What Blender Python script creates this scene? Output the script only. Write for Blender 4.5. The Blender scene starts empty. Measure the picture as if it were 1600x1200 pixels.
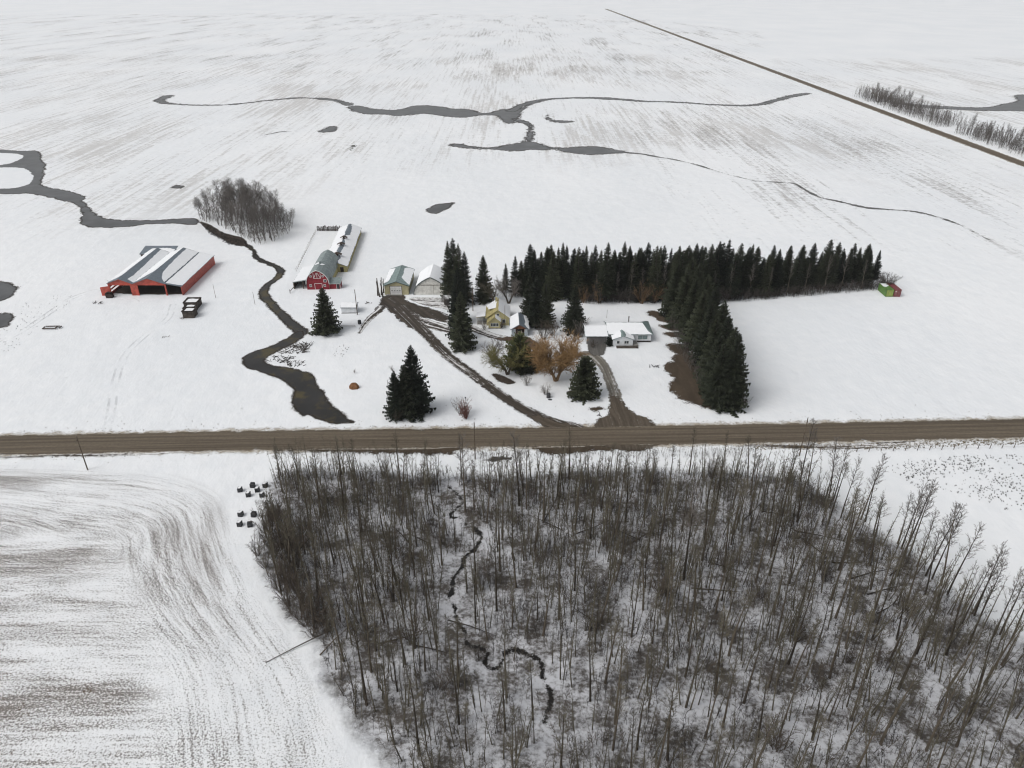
import bpy, math, random
import numpy as np
from mathutils import Vector, geometry
R_ = random.Random(7)
PI = math.pi
scene = bpy.context.scene
C = scene.collection

# ------------------------------------------------------------------ camera
CAM_H = 95.0
FPX = 1150.0                       # focal length in pixels of the 1600 px wide photograph
PITCH = math.atan2(640.0, FPX)     # how far the drone camera looks down
cam_d = bpy.data.cameras.new('camera')
cam_d.sensor_fit = 'HORIZONTAL'; cam_d.sensor_width = 36.0
cam_d.lens = 36.0 * FPX / 1600.0
cam_d.clip_start = 1.0; cam_d.clip_end = 30000.0
cam = bpy.data.objects.new('camera', cam_d); C.objects.link(cam)
cam.location = (0, 0, CAM_H); cam.rotation_euler = (PI/2 - PITCH, 0, 0)
scene.camera = cam

# ------------------------------------------------------------------ overcast daylight
SUN_EL, SUN_AZ = math.radians(48), math.radians(-118)    # from the left, a little behind
w = bpy.data.worlds.new('World'); scene.world = w; w.use_nodes = True
wn = w.node_tree; wn.nodes.clear()
sky = wn.nodes.new('ShaderNodeTexSky'); sky.sky_type = 'NISHITA'; sky.sun_disc = False
sky.sun_elevation = SUN_EL; sky.sun_rotation = SUN_AZ; sky.dust_density = 4.0; sky.air_density = 1.2
hs = wn.nodes.new('ShaderNodeHueSaturation'); hs.inputs['Saturation'].default_value = 0.16
bg = wn.nodes.new('ShaderNodeBackground'); bg.inputs['Strength'].default_value = 0.105
wo = wn.nodes.new('ShaderNodeOutputWorld')
wn.links.new(sky.outputs[0], hs.inputs['Color']); wn.links.new(hs.outputs[0], bg.inputs['Color'])
wn.links.new(bg.outputs[0], wo.inputs['Surface'])
sd_ = bpy.data.lights.new('sun', 'SUN'); sd_.energy = 0.9; sd_.angle = math.radians(35); sd_.color = (1.0, 0.97, 0.93)
sun = bpy.data.objects.new('sun', sd_); C.objects.link(sun)
sdir = Vector((math.sin(SUN_AZ)*math.cos(SUN_EL), math.cos(SUN_AZ)*math.cos(SUN_EL), math.sin(SUN_EL)))
sun.rotation_euler = sdir.to_track_quat('Z', 'Y').to_euler()
vs = scene.view_settings
vs.view_transform = 'Standard'; vs.look = 'None'; vs.gamma = 1.0; vs.use_curve_mapping = False
vs.exposure = 0.2
cy = scene.cycles
cy.filter_width = 1.15; cy.max_bounces = 5; cy.diffuse_bounces = 2; cy.glossy_bounces = 2; cy.transmission_bounces = 2
cy.volume_bounces = 1; cy.transparent_max_bounces = 12; cy.caustics_reflective = False; cy.caustics_refractive = False

# ------------------------------------------------------------------ site survey: photo pixel -> point on the flat ground
_cp, _sp = math.cos(PITCH), math.sin(PITCH)
def ray(px, py):
    a = (px-800)/FPX; b = (600-py)/FPX
    return a, _cp+b*_sp, -_sp+b*_cp
def G(px, py, z=0.0):
    d = ray(px, py); t = (z-CAM_H)/d[2]
    return (d[0]*t, d[1]*t)
def top_at(px, py, Y):             # vertical thing at ground distance Y whose top shows at this pixel: x and height
    d = ray(px, py); t = Y/d[1]
    return d[0]*t, CAM_H+d[2]*t
def proj(x, y, z=0):
    dy = y*_cp-(z-CAM_H)*_sp; up = y*_sp+(z-CAM_H)*_cp
    return 800+FPX*x/dy, 600-FPX*up/dy

# ------------------------------------------------------------------ mesh building helpers
class MB:
    def __init__(s): s.v = []; s.f = []
    def quad_box(s, x0, x1, y0, y1, z0, z1):
        b = len(s.v)
        s.v += [(x0,y0,z0),(x1,y0,z0),(x1,y1,z0),(x0,y1,z0),(x0,y0,z1),(x1,y0,z1),(x1,y1,z1),(x0,y1,z1)]
        s.f += [(b,b+3,b+2,b+1),(b+4,b+5,b+6,b+7),(b,b+1,b+5,b+4),(b+1,b+2,b+6,b+5),(b+2,b+3,b+7,b+6),(b+3,b,b+4,b+7)]
        return s
    def hexa(s, P):                # eight corners, bottom four then top four
        b = len(s.v); s.v += [tuple(p) for p in P]
        s.f += [(b,b+3,b+2,b+1),(b+4,b+5,b+6,b+7),(b,b+1,b+5,b+4),(b+1,b+2,b+6,b+5),(b+2,b+3,b+7,b+6),(b+3,b,b+4,b+7)]
        return s
    def tube(s, pts, rad, n=6, cap=True):
        b = len(s.v); pts = [Vector(p) for p in pts]
        for i, p in enumerate(pts):
            d = (pts[min(i+1, len(pts)-1)]-pts[max(i-1, 0)]).normalized()
            a = d.orthogonal().normalized() if abs(d.z) < .9 else Vector((1,0,0))
            a = (a - d*a.dot(d)).normalized(); c = d.cross(a)
            for k in range(n):
                t = 2*PI*k/n
                s.v.append(tuple(p + (a*math.cos(t)+c*math.sin(t))*rad[i]))
        for i in range(len(pts)-1):
            for k in range(n):
                k2 = (k+1) % n
                s.f.append((b+i*n+k, b+i*n+k2, b+(i+1)*n+k2, b+(i+1)*n+k))
        if cap:
            s.f.append(tuple(b+k for k in range(n))[::-1]); e = b+(len(pts)-1)*n
            s.f.append(tuple(e+k for k in range(n)))
        return s
    def twig(s, p, q, r):          # three sided spike
        b = len(s.v); p = Vector(p); q = Vector(q); d = (q-p).normalized(); a = d.orthogonal().normalized(); c = d.cross(a)
        for k in range(3):
            t = 2*PI*k/3; s.v.append(tuple(p+(a*math.cos(t)+c*math.sin(t))*r))
        s.v.append(tuple(q)); s.f += [(b,b+1,b+3),(b+1,b+2,b+3),(b+2,b,b+3)]
        return s
    def lathe(s, prof, n=16, cx=0, cy=0):   # profile of (radius, z)
        b = len(s.v)
        for r, z in prof:
            for k in range(n):
                t = 2*PI*k/n; s.v.append((cx+r*math.cos(t), cy+r*math.sin(t), z))
        for i in range(len(prof)-1):
            for k in range(n):
                k2 = (k+1) % n; s.f.append((b+i*n+k, b+i*n+k2, b+(i+1)*n+k2, b+(i+1)*n+k))
        s.f.append(tuple(b+k for k in range(n))[::-1]); e = b+(len(prof)-1)*n; s.f.append(tuple(e+k for k in range(n)))
        return s
    def prism_y(s, poly, y0, y1):  # polygon in x,z pushed along y
        b = len(s.v); n = len(poly)
        s.v += [(x, y0, z) for x, z in poly] + [(x, y1, z) for x, z in poly]
        s.f.append(tuple(b+i for i in range(n))); s.f.append(tuple(b+n+i for i in range(n))[::-1])
        for i in range(n):
            j = (i+1) % n; s.f.append((b+i, b+n+i, b+n+j, b+j))
        return s
    def prism_x(s, poly, x0, x1):  # polygon in y,z pushed along x
        b = len(s.v); n = len(poly)
        s.v += [(x0, y, z) for y, z in poly] + [(x1, y, z) for y, z in poly]
        s.f.append(tuple(b+i for i in range(n))[::-1]); s.f.append(tuple(b+n+i for i in range(n)))
        for i in range(n):
            j = (i+1) % n; s.f.append((b+i, b+j, b+n+j, b+n+i))
        return s
    def mesh(s, name, smooth=False):
        m = bpy.data.meshes.new(name); m.from_pydata(s.v, [], s.f); m.update()
        if smooth: m.polygons.foreach_set('use_smooth', [True]*len(m.polygons))
        return m
    def arrays(s):                 # triangles only
        T = []
        for f in s.f:
            for i in range(1, len(f)-1): T.append((f[0], f[i], f[i+1]))
        return np.array(s.v, dtype=np.float32), np.array(T, dtype=np.int32)

def mesh_np(name, V, F, attrs=None):
    m = bpy.data.meshes.new(name); k = F.shape[1]
    m.vertices.add(len(V)); m.vertices.foreach_set('co', V.astype(np.float32).ravel())
    m.loops.add(F.size); m.loops.foreach_set('vertex_index', F.astype(np.int32).ravel())
    m.polygons.add(len(F)); m.polygons.foreach_set('loop_start', np.arange(0, F.size, k, dtype=np.int32))
    m.update(calc_edges=True)
    for n, a in (attrs or {}).items():
        at = m.attributes.new(n, 'FLOAT', 'POINT'); at.data.foreach_set('value', a.astype(np.float32))
    m.validate(); return m

def link(name, mesh, mat=None, parent=None, loc=None, rz=0, kind=None):
    o = bpy.data.objects.new(name, mesh); C.objects.link(o)
    if mat is not None and not mesh.materials: mesh.materials.append(mat)
    if parent: o.parent = parent
    if loc: o.location = loc
    if rz: o.rotation_euler = (0, 0, rz)
    if kind: o['kind'] = kind
    return o
def thing(name, label, cat, loc, rz=0, group=None):
    o = bpy.data.objects.new(name, None); C.objects.link(o); o.empty_display_size = .5
    o.location = loc if len(loc) == 3 else (loc[0], loc[1], 0); o.rotation_euler = (0, 0, rz)
    o['label'] = label; o['category'] = cat
    if group: o['group'] = group
    return o
def solo(o, label, cat, group=None):
    o['label'] = label; o['category'] = cat
    if group: o['group'] = group
    return o
def stuff(o, label, cat):
    o['kind'] = 'stuff'; o['label'] = label; o['category'] = cat; return o
def box(name, mat, parent, x0, x1, y0, y1, z0, z1):
    return link(name, MB().quad_box(x0,x1,y0,y1,z0,z1).mesh(name), mat, parent)

# ------------------------------------------------------------------ materials
class NT:
    def __init__(s, name):
        s.m = bpy.data.materials.new(name); s.m.use_nodes = True; s.t = s.m.node_tree; s.t.nodes.clear()
        s.out = s.t.nodes.new('ShaderNodeOutputMaterial')
    def n(s, t, **k):
        o = s.t.nodes.new(t)
        for a, b in k.items(): setattr(o, a, b)
        return o
    def set(s, sock, v):
        if hasattr(v, 'is_output'): s.t.links.new(v, sock)
        elif v is not None: sock.default_value = v
    def math(s, op, a, b=None, c=None, clamp=False):
        o = s.n('ShaderNodeMath', operation=op); o.use_clamp = clamp
        for i, q in enumerate((a, b, c)):
            if q is not None: s.set(o.inputs[i], q)
        return o.outputs[0]
    def pos(s): return s.n('ShaderNodeNewGeometry').outputs['Position']
    def obj(s): return s.n('ShaderNodeTexCoord').outputs['Object']
    def attr(s, name): return s.n('ShaderNodeAttribute', attribute_name=name).outputs['Fac']
    def scale(s, vec, sx, sy, sz, rz=0):
        o = s.n('ShaderNodeMapping'); s.set(o.inputs['Vector'], vec); o.inputs['Scale'].default_value = (sx, sy, sz)
        o.inputs['Rotation'].default_value = (0, 0, rz); return o.outputs[0]
    def comb(s, x, y, z=0.0):
        o = s.n('ShaderNodeCombineXYZ'); s.set(o.inputs[0], x); s.set(o.inputs[1], y); s.set(o.inputs[2], z); return o.outputs[0]
    def noise(s, vec, sc, det=3.0, rough=.55):
        o = s.n('ShaderNodeTexNoise'); s.set(o.inputs['Vector'], vec)
        o.inputs['Scale'].default_value = sc; o.inputs['Detail'].default_value = det; o.inputs['Roughness'].default_value = rough
        return o.outputs[0]
    def ramp(s, v, a, b, lo=0.0, hi=1.0):
        o = s.n('ShaderNodeMapRange'); o.interpolation_type = 'SMOOTHSTEP'; s.set(o.inputs[0], v)
        o.inputs[1].default_value = a; o.inputs[2].default_value = b; o.inputs[3].default_value = lo; o.inputs[4].default_value = hi
        return o.outputs[0]
    def mix(s, f, a, b):
        o = s.n('ShaderNodeMix', data_type='RGBA'); s.set(o.inputs[0], f)
        for i, q in ((6, a), (7, b)):
            if isinstance(q, tuple): o.inputs[i].default_value = (*q[:3], 1)
            else: s.set(o.inputs[i], q)
        return o.outputs[2]
    def bsdf(s, col, rough=.8, spec=.3, metal=0.0, bump=None, bstr=.3, bdist=.1):
        o = s.n('ShaderNodeBsdfPrincipled')
        if isinstance(col, tuple): o.inputs['Base Color'].default_value = (*col[:3], 1)
        else: s.set(o.inputs['Base Color'], col)
        s.set(o.inputs['Roughness'], rough); o.inputs['Specular IOR Level'].default_value = spec; o.inputs['Metallic'].default_value = metal
        if bump is not None:
            b = s.n('ShaderNodeBump'); b.inputs['Strength'].default_value = bstr; b.inputs['Distance'].default_value = bdist
            s.set(b.inputs['Height'], bump); s.t.links.new(b.outputs[0], o.inputs['Normal'])
        return o.outputs[0]
    def done(s, sh, alpha=None):
        if alpha is not None:
            t = s.n('ShaderNodeBsdfTransparent'); x = s.n('ShaderNodeMixShader'); s.set(x.inputs[0], alpha)
            s.t.links.new(t.outputs[0], x.inputs[1]); s.t.links.new(sh, x.inputs[2]); sh = x.outputs[0]
        s.t.links.new(sh, s.out.inputs['Surface']); return s.m

def snow_color(n):
    p = n.pos()
    a = n.noise(n.scale(p, 1, .6, 1), .012, 4); b = n.noise(p, .25, 4, .6)
    f = n.math('ADD', n.math('MULTIPLY', a, .6), n.math('MULTIPLY', b, .4))
    return n.mix(n.ramp(f, .35, .65), (.76, .785, .81), (.83, .845, .86)), b
def m_snow(name='snow'):
    n = NT(name); c, b = snow_color(n)
    return n.done(n.bsdf(c, .75, .25, bump=n.noise(n.scale(n.pos(), 1, .55, 1, .5), .11, 5, .62), bstr=.4, bdist=1.3))
def m_paint(name, col, var=.12, rough=.55, spec=.35, sc=1.5, metal=0.0, dirt=None):
    n = NT(name); o = n.obj(); f = n.noise(n.scale(o, 1, 1, .35), sc, 5, .65)
    lo = tuple(c*(1-var*2) for c in col); hi = tuple(min(1, c*(1+var)) for c in col)
    c = n.mix(n.ramp(f, .3, .7), lo, hi)
    if dirt: c = n.mix(n.ramp(n.noise(o, .7, 5, .7), .5, .75, 0, .7), c, dirt)
    return n.done(n.bsdf(c, rough, spec, metal, bump=f, bstr=.1, bdist=.02))
def m_rib(name, col, var=.12, pitch=.3, axis=0, rough=.5, spec=.4):   # profiled sheet metal or boarding
    n = NT(name); o = n.obj()
    sep = n.n('ShaderNodeSeparateXYZ'); n.t.links.new(o, sep.inputs[0])
    wv = n.math('PINGPONG', n.math('DIVIDE', sep.outputs[axis], pitch), .5)
    g = n.ramp(wv, .0, .12)
    f = n.noise(o, .9, 5, .65)
    lo = tuple(c*(1-var*2) for c in col); hi = tuple(min(1, c*(1+var)) for c in col)
    c = n.mix(n.ramp(f, .3, .7), lo, hi)
    return n.done(n.bsdf(c, rough, spec, bump=g, bstr=.5, bdist=.03))

MAT = {}
MAT['snow'] = m_snow()
MAT['roof_snow'] = m_paint('roof_snow', (.82, .835, .855), .015, .8, .2, .8)
MAT['red_metal'] = m_rib('red_metal', (.42, .068, .044), .2, .35, 1)
MAT['red_metal_x'] = m_rib('red_metal_front', (.42, .068, .044), .2, .35, 0)
MAT['slate_roof'] = m_rib('slate_roof', (.15, .18, .21), .1, .45, 1)
MAT['green_roof'] = m_rib('green_grey_roof', (.20, .26, .255), .12, .45, 1)
MAT['barn_roof'] = m_rib('galvanised_roof', (.24, .285, .285), .14, .45, 1)
MAT['barn_red'] = m_rib('barn_red', (.22, .02, .03), .15, .2, 0, .7, .2)
MAT['white_trim'] = m_paint('white_trim', (.72, .72, .71), .06)
MAT['white_siding'] = m_rib('white_siding', (.70, .72, .74), .06, .2, 2, .6)
MAT['grey_boards'] = m_rib('grey_boards', (.66, .65, .61), .12, .25, 0, .8, .2)
MAT['yellow_wall'] = m_rib('yellow_wall', (.44, .40, .245), .08, .3, 0, .6)
MAT['yellow_stucco'] = m_paint('yellow_stucco', (.48, .43, .24), .08, .85, .15)
MAT['yellow_roof'] = m_paint('ochre_shingle', (.40, .35, .17), .15, .85, .15)
MAT['ochre_shed'] = m_rib('ochre_boards', (.40, .35, .16), .12, .25, 1, .8)
MAT['dark_green'] = m_paint('dark_green_trim', (.06, .09, .085), .1)
MAT['old_wood'] = m_rib('weathered_wood', (.085, .072, .062), .3, .18, 0, .9, .1)
MAT['dark_wood'] = m_paint('dark_wood', (.045, .036, .032), .3, .9, .1)
MAT['pole_wood'] = m_paint('pole_wood', (.12, .095, .07), .25, .9, .1)
MAT['brown_gable'] = m_paint('brown_gable', (.22, .10, .055), .15, .8)
MAT['blue_siding'] = m_rib('blue_white_siding', (.50, .56, .60), .06, .2, 2, .6)
MAT['glass'] = m_paint('window_glass', (.035, .045, .05), .1, .12, .5)
MAT['glass_pale'] = m_paint('picture_window_glass', (.14, .19, .19), .1, .15, .5)
MAT['black'] = m_paint('black_wrap', (.018, .020, .023), .2, .5, .4)
MAT['iron'] = m_paint('rusty_iron', (.07, .05, .04), .3, .7, .3)
MAT['green_box'] = m_rib('green_corrugated', (.10, .20, .045), .15, .3, 1)
MAT['maroon_box'] = m_rib('maroon_corrugated', (.20, .045, .05), .15, .3, 1)
MAT['lime'] = m_paint('lime_door', (.26, .33, .06), .15)
MAT['grey_door'] = m_paint('charcoal_door', (.17, .165, .16), .1)
MAT['boulder'] = m_paint('rust_boulder', (.20, .10, .05), .25, .9, .1, 2.0)
MAT['stone'] = m_paint('dark_stone', (.07, .07, .075), .25, .9, .1, 2.0)
MAT['concrete'] = m_paint('concrete', (.30, .29, .27), .12, .9, .15)
MAT['car_paint'] = m_paint('cream_car_paint', (.52, .47, .38), .04, .25, .5)
MAT['tyre'] = m_paint('tyre', (.02, .02, .02), .1, .8, .2)
def m_bark(name, col, var=.25):
    n = NT(name); o = n.obj(); f = n.noise(n.scale(o, 1, 1, .3), 3.0, 4, .6)
    oi = n.n('ShaderNodeObjectInfo').outputs['Random']
    k = n.ramp(n.math('ADD', n.math('MULTIPLY', f, .6), n.math('MULTIPLY', oi, .4)), .25, .75)
    return n.done(n.bsdf(n.mix(k, tuple(c*(1-var) for c in col), tuple(c*(1+var) for c in col)), .9, .1))
MAT['aspen_bark'] = m_bark('aspen_bark', (.080, .067, .051), .5)
MAT['aspen_twig'] = m_bark('aspen_twig', (.110, .099, .074), .4)
MAT['grey_twig'] = m_bark('grey_twig', (.135, .122, .112), .3)
MAT['brown_twig'] = m_bark('brown_twig', (.088, .072, .058), .35)
MAT['orange_twig'] = m_bark('orange_twig', (.235, .148, .07), .3)
MAT['red_twig'] = m_bark('red_twig', (.13, .06, .05), .3)
MAT['willow_bark'] = m_bark('willow_bark', (.16, .105, .06), .3)
MAT['spruce_bark'] = m_bark('spruce_bark', (.055, .045, .038), .3)
def m_needle(name, a, b):
    n = NT(name); p = n.pos(); f = n.noise(p, .7, 4, .75); oi = n.n('ShaderNodeObjectInfo').outputs['Random']
    k = n.ramp(n.math('ADD', n.math('MULTIPLY', f, .6), n.math('MULTIPLY', oi, .4)), .3, .7)
    return n.done(n.bsdf(n.mix(k, a, b), .75, .15))
MAT['needles'] = m_needle('spruce_needles', (.013, .018, .013), (.044, .050, .030))
MAT['needles_olive'] = m_needle('olive_needles', (.05, .06, .026), (.105, .11, .045))
MAT['dry_grass'] = m_bark('dry_grass', (.16, .13, .085), .35)
MAT['brush_grey'] = m_bark('hedge_twig', (.075, .066, .06), .35)
MAT['tan_twig'] = m_bark('tan_twig', (.16, .105, .06), .35)
MAT['olive_twig'] = m_bark('olive_twig', (.12, .11, .045), .35)
MAT['brush'] = m_bark('brush_wood', (.054, .048, .044), .35)

def edge_mask(n, amp=.8, fine=.4, sc=.35):
    p = n.pos(); sd = n.attr('sd')
    a = n.math('MULTIPLY', n.math('SUBTRACT', n.noise(p, sc, 4, .6), .5), amp*2)
    b = n.math('MULTIPLY', n.math('SUBTRACT', n.noise(p, sc*7, 3, .7), .5), fine*2)
    return n.math('ADD', n.math('ADD', sd, a), b)
def m_water(name, bank=(.035, .028, .022), amp=1.1, fine=.8, sc=.33, bw=.8, base=(.055, .056, .058), weed=.0, soft=.42):
    n = NT(name); e = edge_mask(n, amp, fine, sc); p = n.pos()
    ice = n.mix(n.ramp(n.noise(p, .12, 4), .35, .7), tuple(c*.8 for c in base), tuple(c*1.35 for c in base))
    if weed: ice = n.mix(n.ramp(n.noise(p, .13, 5, .65), .48, .62, 0, weed), ice, (.075, .060, .024))
    c = n.mix(n.ramp(e, -bw, -bw*.35), ice, bank); c = n.mix(n.ramp(n.math('ADD', e, n.math('MULTIPLY', n.math('SUBTRACT', n.noise(p, .22, 3), .5), 1.2)), -.1, .25), c, (.30, .29, .28))
    rg = n.ramp(e, -bw, -bw*.35, .3, .9)
    return n.done(n.bsdf(c, rg, .2), n.ramp(e, -soft, soft, 1, 0))
MAT['creek'] = m_water('creek_water', weed=.95, base=(.024, .023, .022))
MAT['pond'] = m_water('pond_ice', amp=2.2, fine=1.6, sc=.16, bw=.9, base=(.075, .077, .08))
MAT['far_water'] = m_water('far_water', amp=6, fine=5, sc=.07, bw=2.0, base=(.085, .087, .09), soft=.8, bank=(.06, .056, .052))
MAT['wood_creek'] = m_water('wood_creek_water', amp=1.1, fine=.6, sc=.5, bw=.3, base=(.010, .010, .010), bank=(.02, .016, .013), soft=.15)
MAT['trickle'] = m_water('trickle_water', amp=1.7, fine=1.2, sc=.10, bw=.4, base=(.06, .058, .055), soft=.5)

def m_gravel():
    n = NT('gravel_road'); e = edge_mask(n, 1.0, .8, .3); u = n.attr('u'); v = n.attr('v'); p = n.pos()
    lane = n.noise(n.comb(n.math('MULTIPLY', u, 1.3), n.math('MULTIPLY', v, .012)), 1.0, 4, .7)
    c = n.mix(n.ramp(lane, .32, .68), (.085, .068, .050), (.175, .145, .108))
    c = n.mix(n.ramp(n.noise(p, 1.6, 4, .7), .35, .7, 0, .35), c, (.07, .055, .042))
    wet = n.noise(n.comb(n.math('MULTIPLY', u, .55), n.math('MULTIPLY', v, .006)), 1.0, 3, .6)
    c = n.mix(n.ramp(wet, .5, .7, 0, .6), c, (.072, .056, .042))
    tr = n.noise(n.comb(n.math('MULTIPLY', u, 3.2), n.math('MULTIPLY', v, .02)), 1.0, 2, .5)
    c = n.mix(n.ramp(tr, .68, .76, 0, .5), c, (.33, .29, .24))
    dirty = n.mix(n.ramp(n.noise(p, .5, 5, .7), .4, .65), (.60, .57, .51), (.34, .29, .22))
    c = n.mix(n.ramp(e, -.25, .25), c, dirty)
    sh = n.ramp(n.math('ADD', e, n.math('MULTIPLY', n.noise(p, .3, 5, .7), 3.0)), .9, 3.2, 1, 0)
    return n.done(n.bsdf(c, .9, .15, bump=n.noise(p, 2.0, 4), bstr=.4, bdist=.1), sh)
MAT['gravel'] = m_gravel()
def m_mud(name, a=(.032, .026, .022), b=(.082, .068, .054), snowy=.0, amp=.8, fine=.7, rut=1.6, lo=.45, hi=.62, tint=None):
    n = NT(name); e = edge_mask(n, amp, fine, .4); u = n.attr('u'); v = n.attr('v'); p = n.pos()
    st = n.noise(n.comb(n.math('MULTIPLY', u, rut), n.math('MULTIPLY', v, .05)), 1.0, 4, .65)
    c = n.mix(n.ramp(st, .3, .7), a, b)
    c = n.mix(n.ramp(n.noise(p, .9, 4, .7), .4, .7, 0, .5), c, a)
    if tint: c = n.mix(n.ramp(n.noise(p, .12, 3), .5, .62), c, tint)
    if snowy:
        s2 = n.math('ADD', n.math('MULTIPLY', n.noise(n.comb(n.math('MULTIPLY', u, rut*.8), n.math('MULTIPLY', v, .035), 5.0), 1.0, 3, .6), .65),
                    n.math('MULTIPLY', n.noise(p, .7, 4, .7), .35))
        c = n.mix(n.ramp(s2, lo, hi, 0, snowy), c, (.74, .74, .74))
    return n.done(n.bsdf(c, .85, .2, bump=st, bstr=.4, bdist=.15), n.ramp(e, -.3, .3, 1, 0))
MAT['mud_drive'] = m_mud('mud_drive', snowy=.8, lo=.535, hi=.62, amp=1.0, fine=1.1, rut=2.0)
MAT['junction'] = m_mud('junction_mud', a=(.055, .043, .032), b=(.12, .098, .074), amp=1.8, fine=1.4, rut=1.2, snowy=.5, lo=.6, hi=.68)
MAT['mud_yard'] = m_mud('mud_yard', amp=2.0, fine=1.2, snowy=.75, lo=.56, hi=.68, rut=.9)
MAT['ruts'] = m_mud('wheel_ruts', snowy=.95, lo=.44, hi=.54, rut=1.5)
MAT['grey_drive'] = m_mud('grey_drive', a=(.10, .09, .075), b=(.30, .28, .24), snowy=.8, lo=.5, hi=.64, rut=1.4)
MAT['brown_yard'] = m_mud('red_brown_yard', a=(.06, .04, .028), b=(.13, .085, .058), amp=1.2, snowy=.5, lo=.6, hi=.7)
MAT['brown_grass'] = m_mud('brown_grass', a=(.046, .034, .023), b=(.086, .064, .044), amp=2.2, fine=2.0, rut=.25)
MAT['pad'] = m_mud('parking_pad', a=(.085, .08, .075), b=(.14, .135, .125), amp=.5, fine=.4)
MAT['mulch'] = m_mud('mulch', a=(.04, .03, .024), b=(.07, .055, .042), amp=.7)

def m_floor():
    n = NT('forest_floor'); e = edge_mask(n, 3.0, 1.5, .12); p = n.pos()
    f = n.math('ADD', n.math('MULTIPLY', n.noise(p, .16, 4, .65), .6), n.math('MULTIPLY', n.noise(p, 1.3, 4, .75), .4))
    c = n.mix(n.ramp(f, .42, .60), (.58, .59, .62), (.085, .076, .068))  # snow tone greyed to paint in canopy shade; dark blotches are litter
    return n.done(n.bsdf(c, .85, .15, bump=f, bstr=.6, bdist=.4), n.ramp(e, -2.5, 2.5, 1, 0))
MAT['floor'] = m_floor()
def m_stubble(name, uv=True, colA=(.10, .08, .066), colB=(.24, .19, .15), fw=6.0, thr=.5, su=1.2, sv=.12, bsc=.06, bstretch=.35, strength=.9, spk=1.6, wr=.24, wb=.38, soft=.075):
    n = NT(name); p = n.pos(); sd = n.attr('sd')
    if uv: cu, cv = n.attr('u'), n.attr('v')
    else:
        sp = n.n('ShaderNodeSeparateXYZ'); n.t.links.new(p, sp.inputs[0]); cu, cv = sp.outputs[0], sp.outputs[1]
    rows = n.noise(n.comb(n.math('MULTIPLY', cu, su), n.math('MULTIPLY', cv, sv)), 1.0, 3, .65)
    blot = n.noise(n.comb(n.math('MULTIPLY', cu, bsc), n.math('MULTIPLY', cv, bsc*bstretch), 3.0), 1.0, 4, .6)
    spk_ = n.noise(p, spk, 3, .75)
    f = n.math('ADD', n.math('ADD', n.math('MULTIPLY', rows, wr), n.math('MULTIPLY', blot, wb)), n.math('MULTIPLY', spk_, 1-wr-wb))
    k = n.ramp(f, thr, thr+soft, 0, strength)
    fade = n.ramp(n.math('ADD', sd, n.math('MULTIPLY', n.math('SUBTRACT', n.noise(p, .05, 3), .5), fw)), -fw, 0.0, 1, 0)
    c = n.mix(n.noise(p, .3, 3), colA, colB)
    return n.done(n.bsdf(c, .9, .1), n.math('MULTIPLY', k, fade))
MAT['stubble_near'] = m_stubble('near_stubble', thr=.485, fw=6, su=1.3, sv=.07, spk=3.4, bsc=.11, bstretch=.3, strength=.66, soft=.09, wr=.24, wb=.24, colA=(.13, .11, .095), colB=(.24, .20, .17))
MAT['stubble_rows'] = m_stubble('row_stubble', thr=.475, fw=9, su=1.2, sv=.07, spk=3.4, bsc=.15, bstretch=.16, strength=.7, soft=.09, wr=.20, wb=.28, colA=(.10, .08, .065), colB=(.22, .17, .13))
MAT['stubble_far'] = m_stubble('far_stubble', uv=False, colA=(.42, .38, .34), colB=(.52, .47, .42), thr=.485, fw=90, su=.34, sv=.014, bsc=.02, bstretch=.25, strength=.27, spk=.3, wr=.36, wb=.38, soft=.10)
MAT['stubble_faint'] = m_stubble('faint_stubble', uv=False, colA=(.42, .40, .39), colB=(.52, .50, .48), thr=.51, fw=40, su=.30, sv=.010, bsc=.025, bstretch=.2, strength=.42, spk=.35, wr=.32, wb=.40, soft=.10)

# ------------------------------------------------------------------ ground sheets carrying a signed distance to their outline
def seg_dist(P, A, B):
    d = B-A; L2 = (d**2).sum()+1e-9
    t = np.clip(((P-A)@d)/L2, 0, 1); Q = A+t[:, None]*d
    return np.hypot(*(P-Q).T), t
def smooth_closed(pts, k=4):
    out = []; n = len(pts)
    for i in range(n):
        p0, p1, p2, p3 = (np.array(pts[(i+j) % n], float) for j in (-1, 0, 1, 2))
        for q in range(k):
            t = q/k; out.append(.5*((2*p1)+(-p0+p2)*t+(2*p0-5*p1+4*p2-p3)*t*t+(-p0+3*p1-3*p2+p3)*t**3))
    return np.array(out)
def smooth_open(pts, k=5):
    pts = [np.array(p, float) for p in pts]; out = []; n = len(pts)
    for i in range(n-1):
        p0, p1, p2, p3 = pts[max(i-1, 0)], pts[i], pts[i+1], pts[min(i+2, n-1)]
        for q in range(k):
            t = q/k; out.append(.5*((2*p1)+(-p0+p2)*t+(2*p0-5*p1+4*p2-p3)*t*t+(-p0+3*p1-3*p2+p3)*t**3))
    out.append(pts[-1]); return np.array(out)
def grid_for(poly, margin, res):
    lo = poly.min(0)-margin; hi = poly.max(0)+margin
    nx = int((hi[0]-lo[0])/res)+2; ny = int((hi[1]-lo[1])/res)+2
    X, Y = np.meshgrid(lo[0]+np.arange(nx)*res, lo[1]+np.arange(ny)*res)
    return np.stack([X.ravel(), Y.ravel()], 1), nx, ny
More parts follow.
